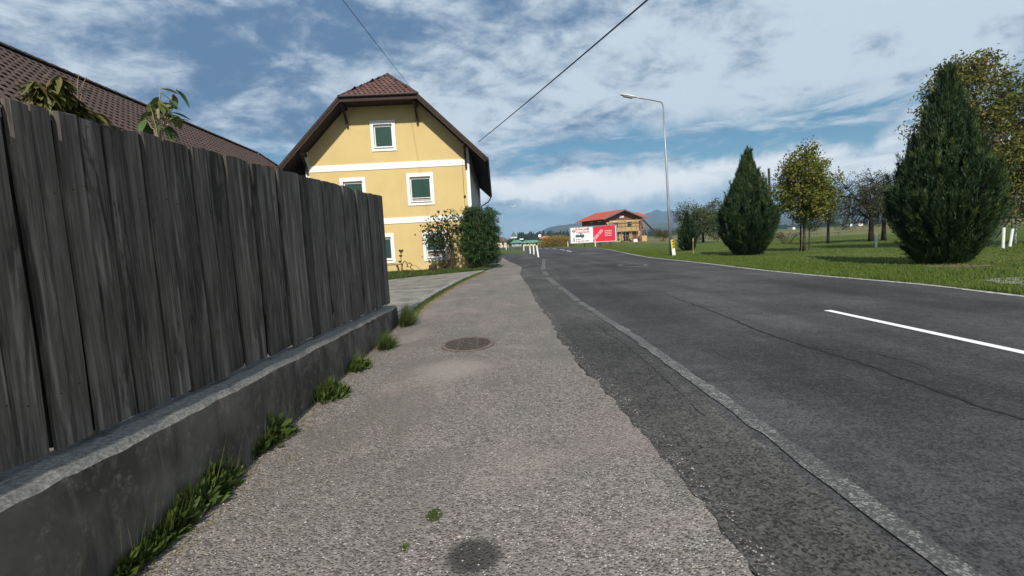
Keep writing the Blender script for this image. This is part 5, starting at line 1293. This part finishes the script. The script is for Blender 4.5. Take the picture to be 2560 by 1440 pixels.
# wooden utility pole
ub = AT(1929, 590, 48); ut = AT(1922, 421, 48); t = thing('utility_pole', 'wooden utility pole behind the staked young tree', 'pole', (ub.x, ub.y, 0)); m = MB(); m.tube([(0, 0, -0.1), (ut.x - ub.x, 0, ut.z)], [0.15, 0.11], 10); m.build('pole', M['bark'], t)
m = MB(); m.lathe([(0.03, 0), (0.05, 0.05), (0.03, 0.12)], 8); m.build('insulator', M['lamp_white'], t, (ut.x - ub.x + 0.13, 0, ut.z - 0.15))

# ================================================================== BILLBOARD
BY = 75.0
TL, TR_, BLc, BRc = AT(1425, 568.5, BY), AT(1540, 563.5, BY), AT(1427.5, 608, BY), AT(1541.5, 603.5, BY)
bw = (TR_.x - TL.x); zb_, zt_ = (BLc.z + BRc.z) / 2, (TL.z + TR_.z) / 2; bh = zt_ - zb_
bil = thing('billboard', 'roadside billboard with white event poster beside a red poster', 'billboard', (TL.x, BY, 0), -0.02)
def brect(x0, x1, z0, z1, y, th, mat, name, parent): return MB().box(((x0 + x1) / 2 * bw, y, zb_ + (z0 + z1) / 2 * bh), ((x1 - x0) * bw, th, (z1 - z0) * bh)).build(name, M[mat], parent)
brect(0, 1, 0, 1, 0.06, 0.08, 'galv', 'backing', bil)
for a in ((-0.012, 1.012, 0.985, 1.03), (-0.012, 1.012, -0.03, 0.015)): brect(*a, 0.0, 0.14, 'galv', 'frame_rail', bil)
for a in ((-0.015, 0.008, -0.03, 1.03), (0.992, 1.015, -0.03, 1.03)): brect(*a, 0.0, 0.146, 'galv', 'frame_rail', bil)
white_p = brect(0.01, 0.488, 0.02, 0.98, 0.0, 0.02, 'poster_white', 'white_poster', bil); red_p = brect(0.505, 0.975, 0.03, 0.97, 0.0, 0.02, 'red', 'red_poster', bil)
brect(0.976, 0.990, 0.02, 0.98, 0.0, 0.021, 'poster_white', 'margin', bil); brect(0.505, 0.990, 0.012, 0.028, 0.0, 0.022, 'poster_white', 'margin', bil)
for fx in (0.30, 0.64, 0.86): MB().box((fx * bw, 0.14, (zb_ + 0.6) / 2), (0.14, 0.14, zb_ + 0.6)).build('post', M['bark_dark'], bil)
def text(s, x, z, size, mat, parent, sx=1.0, rot=0.0):
    cu = D.curves.new('t', 'FONT'); cu.body = s; cu.size = size * bh; cu.extrude = 0.002; cu.offset = 0.012; to = D.objects.new('t', cu); COL.objects.link(to); bpy.context.view_layer.update()
    me = D.meshes.new_from_object(to.evaluated_get(bpy.context.evaluated_depsgraph_get())); D.objects.remove(to); me.materials.clear(); me.materials.append(M[mat])
    Mx = Matrix.Translation((x * bw, -0.016, zb_ + z * bh)) @ Matrix.Rotation(math.pi / 2, 4, 'X') @ Matrix.Rotation(rot, 4, 'Z') @ Matrix.Diagonal((sx, 1, 1, 1)); me.transform(Mx); return link('lettering', me, parent)
text('Bulberger', 0.112, 0.80, 0.21, 'red_text', white_p, 0.92); text('Virenmarkt', 0.112, 0.62, 0.21, 'red_text', white_p, 0.92)
text('5. und 6.', 0.12, 0.205, 0.10, 'black', white_p, 1.1); text('September', 0.12, 0.075, 0.13, 'red_text', white_p, 1.1); text('2008', 0.33, 0.085, 0.10, 'print_grey', white_p, 1.1)
def flat(poly, mat, parent, name, y=-0.014):
    m = MB(); m.prism([(a * bw, zb_ + b * bh) for a, b in poly], 0.003, Vector((0, y, 0))); return m.build(name, M[mat], parent)
# printed car
flat([(0.11, 0.36), (0.11, 0.46), (0.125, 0.52), (0.19, 0.60), (0.24, 0.615), (0.275, 0.58), (0.295, 0.50), (0.305, 0.44), (0.30, 0.34), (0.265, 0.34), (0.262, 0.27), (0.245, 0.27), (0.24, 0.36)], 'print_green', white_p, 'printed_car')
flat([(0.135, 0.51), (0.19, 0.575), (0.215, 0.575), (0.215, 0.51)], 'poster_white', white_p, 'printed_car_window', -0.018); flat([(0.24, 0.52), (0.245, 0.575), (0.265, 0.57), (0.275, 0.53)], 'poster_white', white_p, 'printed_car_window', -0.018)
def disc(x, z, r, mat, y, n=18): return flat([(x + r * bh / bw * math.cos(2 * math.pi * k / n), z + r * math.sin(2 * math.pi * k / n)) for k in range(n)], mat, white_p, 'printed_disc', y)
disc(0.075, 0.77, 0.10, 'print_grey', -0.014); disc(0.078, 0.78, 0.045, 'print_lgrey', -0.018); disc(0.385, 0.86, 0.09, 'print_grey', -0.014); disc(0.385, 0.86, 0.04, 'print_lgrey', -0.018)
brect(0.068, 0.082, 0.32, 0.70, -0.0145, 0.004, 'print_lgrey', 'printed_pole', white_p); brect(0.063, 0.090, 0.08, 0.33, -0.0145, 0.004, 'print_grey', 'printed_pole', white_p)
random.seed(9)
for i in range(7): brect(0.33, 0.33 + random.uniform(0.07, 0.11), 0.575 - i * 0.05, 0.59 - i * 0.05, -0.0145, 0.004, 'print_lgrey', 'print_line', white_p)
# printed pink pack and white text block
def rp(a, b): c_, s__ = math.cos(0.82), math.sin(0.82); X, Z = 0.605 * bw + a * c_ - b * s__, zb_ + 0.47 * bh + a * s__ + b * c_; return (X / bw, (Z - zb_) / bh)
flat([rp(-1.02, -0.22), rp(0.85, -0.22), rp(1.02, -0.02), rp(0.85, 0.24), rp(-0.95, 0.24), rp(-1.1, 0.05)], 'print_pink', red_p, 'printed_pack'); flat([rp(-0.9, -0.03), rp(0.8, -0.03), rp(0.8, 0.03), rp(-0.9, 0.03)], 'red_text', red_p, 'printed_stripe', -0.018); flat([rp(0.05, -0.22), rp(0.16, -0.22), rp(0.10, 0.24), rp(0.0, 0.24)], 'red_text', red_p, 'printed_stripe', -0.019)
for i in range(4):
    x = 0.745
    while x < 0.895:
        L_ = random.uniform(0.012, 0.03); brect(x, min(x + L_, 0.90), 0.665 - i * 0.105, 0.72 - i * 0.105, -0.0145, 0.004, 'print_pink', 'print_word', red_p); x += L_ + 0.004

# ================================================================== HOUSE UNDER CONSTRUCTION
CY = 115.0; cp = AT(1556, 603, CY); CR = math.radians(24)
site = thing('unfinished_house', 'unfinished brick house with bright red roof and timber scaffold', 'house', (cp.x, CY, 0), CR)
kz = lambda y, x=1556: AT(x, y, CY).z
Wg, Lg_, ez, rz_ = 4.9, 10.0, 6.05, 7.75
MB().box((0, Lg_ / 2, ez / 2), (2 * Wg, Lg_, ez)).build('wall', M['brick'], site)
m = MB(); m.prism([(-Wg, ez), (Wg, ez), (0, rz_ - 0.25)], -Lg_, Vector((0, 0, 0))); m.build('gable', M['brick'], site)
ov = 1.3; dzv = (rz_ - ez) / Wg * ov
rfo = MB()
for sg in (-1, 1): 
    pl = [(sg * (Wg + ov), -1.2, ez - dzv + 0.1), (sg * (Wg + ov), Lg_ + 1.0, ez - dzv + 0.1), (0, Lg_ + 1.0, rz_ + 0.1), (0, -1.2, rz_ + 0.1)]
    thick(rfo, pl if sg > 0 else pl[::-1], 0.12)
rfo = rfo.build('roof', M['red_roof'], site)
for sg in (-1, 1): MB().bar((sg * (Wg + ov), -1.25, ez - dzv - 0.03), (0, -1.25, rz_ - 0.03), 0.05, 0.32).build('barge_board', M['print_grey'], site)
m = MB(); thick(m, [(Wg - 1, 3.2, rz_ - 0.5), (Wg + 3.0, 3.2, rz_ - 0.5), (Wg + 3.6, 0.6, rz_ - 1.65), (Wg - 1, 0.6, rz_ - 1.65)][::-1], 0.12); thick(m, [(Wg - 1, 3.2, rz_ - 0.5), (Wg + 3.0, 3.2, rz_ - 0.5), (Wg + 3.6, 5.8, rz_ - 1.65), (Wg - 1, 5.8, rz_ - 1.65)], 0.12); m.build('side_roof', M['red_roof'], site)
MB().box((Wg + 1.2, 3.2, 2.9), (2.4, 4.2, 5.8)).build('side_wall', M['brick'], site)
for x, z, w_, h_ in ((-2.05, 4.2, 1.15, 1.25), (2.0, 4.25, 1.1, 1.3), (-2.2, 1.15, 1.5, 1.3), (0.9, 1.3, 1.5, 2.2), (-3.9, 1.2, 0.8, 1.2)):
    w_o = MB().box((x, -0.03, z), (w_, 0.08, h_)).build('window', M['glass'], site); MB().box((x, -0.07, z + h_ / 2 + 0.14), (w_ + 0.25, 0.10, 0.24)).build('lintel', M['pvc'] if z > 3 else M['plank_new'], w_o); MB().box((x, -0.07, z - h_ / 2 - 0.06), (w_ + 0.2, 0.10, 0.10)).build('sill', M['plank_new'], w_o)
MB().box((-0.1, -0.05, 6.15), (1.25, 0.06, 0.5)).build('gable_panel', M['pvc'], site)
for y_, z_ in ((2.2, 4.6), (5.5, 4.6)): w_o = MB().box((-Wg - 0.03, y_, z_), (0.08, 1.0, 1.2)).build('window', M['glass'], site); MB().box((-Wg - 0.06, y_, z_ + 0.7), (0.1, 1.2, 0.16)).build('lintel', M['pvc'], w_o)
# scaffold with planks
sc_ = thing('scaffold', 'plank scaffold standing before the unfinished house', 'scaffold', (cp.x, CY, 0), CR)
random.seed(31)
for x in (-4.7, -2.9, -1.0, 0.15, 1.9, 3.5, 4.9, 6.6): m = MB(); m.tube([(x, -1.15, -0.05), (x + random.uniform(-.06, .06), -1.15, random.choice((4.9, 5.3, 5.6)))], 0.055, 6); m.build('upright', M['stake'] if x != 0.15 else M['galv'], sc_)
def planks(x0, x1, z0, z1, n, y=-1.05):
    for i in range(n):
        h_ = (z1 - z0) / n; MB().box(((x0 + x1) / 2 + random.uniform(-.12, .12), y + random.uniform(-.02, .02), z0 + (i + .5) * h_), (x1 - x0 + random.uniform(-.2, .1), 0.04, h_ * 0.93)).build('plank', M['plank_new'], sc_)
planks(-4.6, 4.2, 2.55, 3.55, 4); planks(-4.4, 4.6, 4.95, 5.25, 1); planks(-1.4, 1.4, 3.58, 4.92, 4, -0.4); planks(2.6, 4.8, 3.58, 4.92, 4, -0.4); planks(-4.7, -2.7, 3.58, 4.92, 4, -0.4); planks(-1.3, 0.05, 0.4, 2.45, 6, -0.4); planks(1.75, 2.6, 0.4, 2.45, 6, -0.4); planks(-3.2, -1.2, 0.1, 0.45, 1); planks(4.3, 5.0, 0.8, 2.6, 4, -0.5)
for z_ in (1.5, 3.9, 4.4): m = MB(); m.tube([(-4.9, -1.2, z_), (7.2 if z_ > 2 else 3.8, -1.2, z_ + 0.06)], 0.04, 6); m.build('ledger', M['stake'], sc_)
planks(4.5, 7.6, 3.55, 3.75, 1, -0.9)
for q in ((6.0, 0.5), (7.4, 0.8)): m = MB(); m.tube([(q[0], q[1], 0), (q[0], q[1], 4.6)], 0.05, 6); m.build('upright', M['galv'], sc_)
a = AT(1607, 549, CY - 3); b = AT(1637, 580, CY - 4); m = MB(); m.bar(a, b, 0.45, 0.35); tag(m.build('rubble_chute', M['black']), 'black diagonal chute at the right side of the unfinished house', 'chute')
cb = AT(1610, 602, CY - 5); m = MB(); m.box((0, 0, 0.65), (1.15, 0.8, 1.3)); o = tag(m.build('plywood_crate', M['plank_new'], None, (cb.x, CY - 5, 0)), 'plywood crate standing right of the unfinished house', 'crate'); bv = o.modifiers.new('bevel', 'BEVEL'); bv.width = 0.03
cb = AT(1588, 601, CY - 6); m = MB(); m.box((0, 0, 0.3), (0.9, 0.6, 0.6)).box((0, 0, 0.63), (0.96, 0.66, 0.06)); tag(m.build('mortar_tub', M['pvc'], None, (cb.x, CY - 6, 0)), 'small white tub on the ground at the building site', 'tub')

# ================================================================== FAR JUNCTION
def plain_house(name, label, x0, x1, ytop, ywall, Y, wall, roofm, depth=8, rot=0.0):
    a, b = AT(x0, ywall, Y), AT(x1, ywall, Y); wz = (a.z + b.z) / 2; rz = AT((x0 + x1) / 2, ytop, Y).z; W = (b.x - a.x); t = thing(name, label, 'building', ((a.x + b.x) / 2, Y, 0), rot)
    MB().box((0, depth / 2, wz / 2 - 0.2), (W, depth, wz + 0.4)).build('wall', M[wall], t); m = MB(); o_ = 0.5
    thick(m, [(-W / 2 - o_, -o_, wz - 0.1), (W / 2 + o_, -o_, wz - 0.1), (W / 2 - 0.8, depth / 2, rz), (-W / 2 + 0.8, depth / 2, rz)], 0.12); thick(m, [(W / 2 + o_, depth + o_, wz - 0.1), (-W / 2 - o_, depth + o_, wz - 0.1), (-W / 2 + 0.8, depth / 2, rz), (W / 2 - 0.8, depth / 2, rz)], 0.12)
    thick(m, [(W / 2 + o_, -o_, wz - 0.1), (W / 2 + o_, depth + o_, wz - 0.1), (W / 2 - 0.8, depth / 2, rz)], 0.12); thick(m, [(-W / 2 - o_, depth + o_, wz - 0.1), (-W / 2 - o_, -o_, wz - 0.1), (-W / 2 + 0.8, depth / 2, rz)], 0.12); m.build('roof', M[roofm], t)
    for fx in (-0.28, 0.28): w_o = MB().box((fx * W, -0.02, wz * 0.55), (W * 0.14, 0.06, wz * 0.35)).build('window', M['glass'], t); MB().box((fx * W, -0.05, wz * 0.35), (W * 0.17, 0.10, 0.08)).build('sill', M['pvc'], w_o)
    return t
plain_house('distant_house', 'small cream house with brown roof behind the feathery shrub', 1226, 1266, 592.5, 602.5, 150, 'cream', 'tile', 7)
plain_house('green_shed', 'gabled shed with green roof at the far junction', 1279, 1304, 600.0, 606.0, 165, 'grey_plaster', 'green_roof', 10)
plain_house('green_shed', 'longer low shed with green roof at the far junction', 1308, 1350, 600.0, 605.0, 160, 'cream', 'green_roof', 12)
plain_house('orange_roofed_hut', 'hut with orange roof beside the dry maize', 1355, 1378, 589.0, 594.5, 140, 'brick', 'orange', 8)
def sign_pole(t, h, r=0.035): m = MB(); m.tube([(0, 0, -0.05), (0, 0, h)], r, 8); return m.build('pole', M['galv'], t)
sg_ = AT(1350, 604, 88); t = thing('speed_sign', 'round red rimmed traffic sign at the outer bend', 'traffic sign', (sg_.x, 88, 0)); zc_ = AT(1349, 589.5, 88).z; sign_pole(t, zc_ + 0.2)
m = MB(); m.lathe([(0.33, 0), (0.33, 0.03)], 24); o = m.build('rim', M['red'], t, (0, -0.04, zc_)); o.rotation_euler = (math.pi / 2, 0, 0); m = MB(); m.lathe([(0.275, 0), (0.275, 0.01)], 24); o = m.build('plate', M['poster_white'], t, (0, -0.072, zc_)); o.rotation_euler = (math.pi / 2, 0, 0)
m = MB(); m.lathe([(0.085, 0), (0.085, 0.008)], 16); o = m.build('symbol', M['black'], t, (0, -0.083, zc_)); o.rotation_euler = (math.pi / 2, 0, 0)
sg_ = G(1286, 621); Ys = sg_.y; t = thing('warning_sign', 'triangular traffic sign seen from behind near the cream house', 'traffic sign', (sg_.x, Ys, 0)); zt0, zt1 = AT(1284, 578, Ys).z, AT(1284, 592, Ys).z; sign_pole(t, zt0 - 0.2, 0.05)
wv_ = (zt0 - zt1) * 0.62; m = MB(); m.prism([(-wv_, zt1), (wv_, zt1), (0, zt0)], -0.03, Vector((0, -0.05, 0))); m.build('plate', M['print_grey'], t); MB().box((0, -0.07, zt1 - 0.15), (wv_ * 1.9, 0.03, 0.28)).build('sub_plate', M['lamp_white'], t)
sg_ = G(1305, 620); Ys = sg_.y; t = thing('direction_sign', 'narrow white direction sign above the grass island', 'traffic sign', (sg_.x, Ys, 0)); z_ = AT(1305, 597.8, Ys).z; sign_pole(t, z_, 0.04); MB().box((0, -0.06, z_), (AT(1309.5, 598, Ys).x - AT(1300, 598, Ys).x, 0.04, 0.26)).build('plate', M['poster_white'], t)
# dry maize plot
RNG = np.random.default_rng(55); n = 5200; mx = AT(1392, 612, 100); xx = RNG.uniform(-3.6, 3.9, n); yy = RNG.uniform(-2, 6, n); prof_ = np.interp(xx, [-3.6, -2.2, -1, 0.5, 2, 3.2, 3.9], [1.0, 1.9, 2.2, 2.3, 2.0, 1.6, 0.9]); zz_ = RNG.random(n) * prof_
dd = unit(n); dd[:, 2] = np.abs(dd[:, 2]) + 0.3
me = leaf_mesh('maize_plot', M['maize'], np.stack([xx, yy, zz_ * 0.9], 1), dd, unit(n), RNG.uniform(0.4, 0.8, n), 0.09, RNG.random(n)); o = stuff(link('maize_plot', me, None, (mx.x, 100, 0))); o['label'] = 'plot of dry orange maize left of the billboard'

# ================================================================== BENCH, POT, PLANTS BEFORE THE HOUSE
bp = G(1006, 683); t = thing('garden_bench', 'low wooden garden bench under the ground floor window', 'bench', (bp.x - 1.25, bp.y, 0.05), 0.02)
for y_ in (0.0, 0.14, 0.28): MB().box((0, y_, 0.42), (2.5, 0.12, 0.06)).build('seat_slat', M['bench_wood'], t)
for x_ in (-1.0, 0.95):
    for y_ in (0.0, 0.28): MB().bar((x_ + 0.1, y_, -0.02), (x_, y_, 0.41), 0.06, 0.05).build('leg', M['bench_wood'], t)
pp_ = G(1083, 679); m = MB(); m.lathe([(0.15, 0), (0.21, 0.06), (0.22, 0.26), (0.19, 0.30), (0.16, 0.27), (0.02, 0.25)], 14); o = m.build('planter', M['pot'], None, (pp_.x, pp_.y, 0.06), True); tag(o, 'dark brown planter tub left of the small dark tree', 'planter')
fp = G(1004, 685); t = thing('garden_ornament', 'rusty metal garden ornament with heart and scroll shapes beside the bench', 'ornament', (fp.x, fp.y, 0.05)); k = fp.y / FPX
def loc(x, y): p = AT(x, y, fp.y); return Vector((p.x - fp.x, 0, p.z - 0.05))
m = MB(); m.tube([loc(1004, 684), loc(1003, 655), loc(1002, 630)], 0.02, 6); m.build('rod', M['rust'], t)
def heart(c, r, name):
    m = MB(); m.prism([(r * 0.062 * 16 * math.sin(a) ** 3, r * 0.062 * (13 * math.cos(a) - 5 * math.cos(2 * a) - 2 * math.cos(3 * a) - math.cos(4 * a))) for a in [2 * math.pi * i / 20 for i in range(20)]], 0.03, c); m.build(name, M['rust'], t)
heart(loc(1003, 628) + Vector((0, -0.02, 0)), 0.13, 'heart'); heart(loc(1002, 640) + Vector((0, -0.02, 0)), 0.09, 'heart'); heart(loc(1000, 654) + Vector((0, -0.02, 0)), 0.08, 'heart')
m = MB(); m.tube(smooth_line([loc(1005, 683), loc(1007, 660), loc(1012, 653), loc(1018, 660), loc(1017, 668)], 5), 0.022, 6); m.build('scroll', M['rust'], t)
m = MB(); m.tube(smooth_line([loc(1022, 668), loc(1018, 663), loc(1023, 657), loc(1029, 662), loc(1026, 669), loc(1036, 677)], 5), 0.022, 6); m.build('scroll', M['rust'], t)
m = MB(); m.tube(smooth_line([loc(1027, 662), loc(1040, 665), loc(1050, 674)], 5), 0.012, 6); m.build('scroll', M['rust'], t)

# ================================================================== FAR COUNTRY
def skyline(pix, dist, name, mat, depth, rows=7, amp=0.05, seed=0, sub=9):
    pts = []
    for i in range(len(pix) - 1):
        for k in range(sub):
            t = k / sub; pts.append((pix[i][0] + (pix[i + 1][0] - pix[i][0]) * t, pix[i][1] + (pix[i + 1][1] - pix[i][1]) * t))
    pts.append(pix[-1]); m = MB(); N = len(pts)
    for i, (x, y) in enumerate(pts):
        r = ray(x, y); hd = math.hypot(r.x, r.y); p = O3 + r * (dist / hd); hz = max(6.0, p.z) * (1 + amp * mnoise.noise(Vector((i * 0.31, seed, 0)))); dx, dy = r.x / hd, r.y / hd
        for j in range(rows):
            t = j / (rows - 2); dd = dist - depth * (1 - t); q = hz * (min(1, t) ** 1.25) * (1 + (0.16 * mnoise.noise(Vector((i * 0.22, j * 1.3, seed + 4))) if j < rows - 2 else 0)); q = q if j < rows - 1 else -30
            if j == rows - 1: dd = dist + depth * 0.5
            m.v.append((dx * dd, dy * dd, q - 1.0 if j == 0 else q))
    for i in range(N - 1):
        for j in range(rows - 1): a = i * rows + j; m.f.append((a, a + rows, a + rows + 1, a + 1))
    return struct(m.build(name, M[mat], None, smooth=True))
skyline([(-2200, 640), (-800, 630), (0, 640), (700, 612), (1150, 598), (1280, 596), (1345, 583), (1380, 573), (1422, 562), (1460, 552), (1520, 546), (1575, 545), (1612, 535), (1630, 529), (1643, 523.5), (1656, 529), (1678, 526), (1705, 531), (1760, 528), (1830, 524), (1900, 520), (1980, 515), (2060, 503), (2130, 498), (2200, 494), (2280, 505), (2380, 508), (2480, 500), (2560, 503), (3000, 490), (4200, 460)], 4500, 'mountains', 'hill_far', 1500, seed=3, amp=0.03)
skyline([(-2200, 650), (-800, 650), (0, 655), (700, 622), (1150, 604), (1250, 602), (1320, 592), (1345, 580), (1378, 567), (1422, 560.5), (1460, 558), (1520, 561), (1600, 564), (1650, 557), (1700, 553), (1800, 550), (1900, 545), (2000, 543), (2150, 540), (2300, 531), (2450, 523), (2560, 517), (3000, 505), (4200, 470)], 2600, 'hills', 'hill_near', 1000, seed=8, amp=0.05)
def wood(name, label, pts, seed, hmin, hmax, n):
    """far woodland edge: rows of spiky crowns, one mass"""
    random.seed(seed); m = MB()
    for i in range(n):
        t = random.random() * (len(pts) - 1); k = int(t); f = t - k; x0, d0 = pts[k]; x1, d1 = pts[min(k + 1, len(pts) - 1)]; x = x0 + (x1 - x0) * f; dd = (d0 + (d1 - d0) * f) * random.uniform(0.96, 1.08)
        r = ray(x, 607 - (x - 1280) * 0.054); hd = math.hypot(r.x, r.y); bx, by = r.x / hd * dd, r.y / hd * dd; h = random.uniform(hmin, hmax); rad = h * random.uniform(0.16, 0.26); con = random.random() < 0.6
        pr_ = [(rad * 0.7, 0), (rad, h * 0.2), (rad * 0.55, h * 0.45), (rad * 0.62, h * 0.5), (rad * 0.3, h * 0.75), (rad * 0.04, h)] if con else [(rad * 0.8, 0), (rad * 1.25, h * 0.3), (rad * 1.2, h * 0.55), (rad * 0.75, h * 0.75), (rad * 0.15, h * 0.82)]
        b = len(m.v); m.lathe(pr_, 6, (bx, by, -0.5))
        for q in range(b, len(m.v)): v = m.v[q]; m.v[q] = (v[0] + random.uniform(-.2, .2) * rad, v[1] + random.uniform(-.2, .2) * rad, v[2])
    o = stuff(m.build(name, M['far_green'])); o['label'] = label
wood('far_wood', 'dark wood on the skyline left of the billboard', [(1295, 420), (1330, 400), (1400, 430), (1470, 500), (1650, 700)], 5, 6.5, 11, 420)
wood('far_tree_belt', 'dark tree belt at the far edge of the fields on the right', [(1640, 800), (1800, 900), (2000, 900), (2250, 700), (2400, 420), (2560, 300), (2900, 260)], 6, 5, 10, 620)
wood('hamlet_trees', 'dark trees round the far junction sheds', [(1270, 230), (1290, 220), (1310, 215), (1330, 240)], 8, 2.2, 4.2, 60)
random.seed(12)
for i, (x, y, w_, lbx) in enumerate(((2152, 571, 16, 'widest white farmhouse across the stubble field'), (2128, 572.5, 8, 'small white farmhouse left of the widest one across the field'), (1985, 580, 9, 'small white farmhouse far behind the staked young tree'))):
    p = AT(x, y, 330); Wd_ = w_ * 0.7 * 330 / FPX; t = thing('far_farmhouse', lbx, 'building', (p.x, 330, 0)); MB().box((0, 3, 0.9), (Wd_, 6, 1.8)).build('wall', M['white'], t); m = MB(); m.prism([(-3.4, 1.8), (3.4, 1.8), (0, 2.7)], Wd_ + 0.6, Vector((-Wd_ / 2 - 0.3, 3, 0)), Vector((0, 1, 0)), Vector((0, 0, 1))); m.build('roof', M['tile'], t)

# haze: even pale air round the whole scene
hz = MB(); hz.box((0, 2200, 154), (12000, 6700, 310)); ho = hz.build('haze', M['white']); ho.data.materials.clear()
hm = D.materials.new('haze_air'); hm.use_nodes = True; hn = hm.node_tree; hn.nodes.remove(hn.nodes['Principled BSDF']); pv = hn.nodes.new('ShaderNodeVolumePrincipled'); pv.inputs['Color'].default_value = (0.46, 0.70, 1.0, 1); pv.inputs['Density'].default_value = 0.00016; pv.inputs['Anisotropy'].default_value = 0.0
hn.links.new(pv.outputs[0], hn.nodes['Material Output'].inputs['Volume']); ho.data.materials.append(hm); stuff(ho); ho['label'] = 'pale blue air over the whole valley'
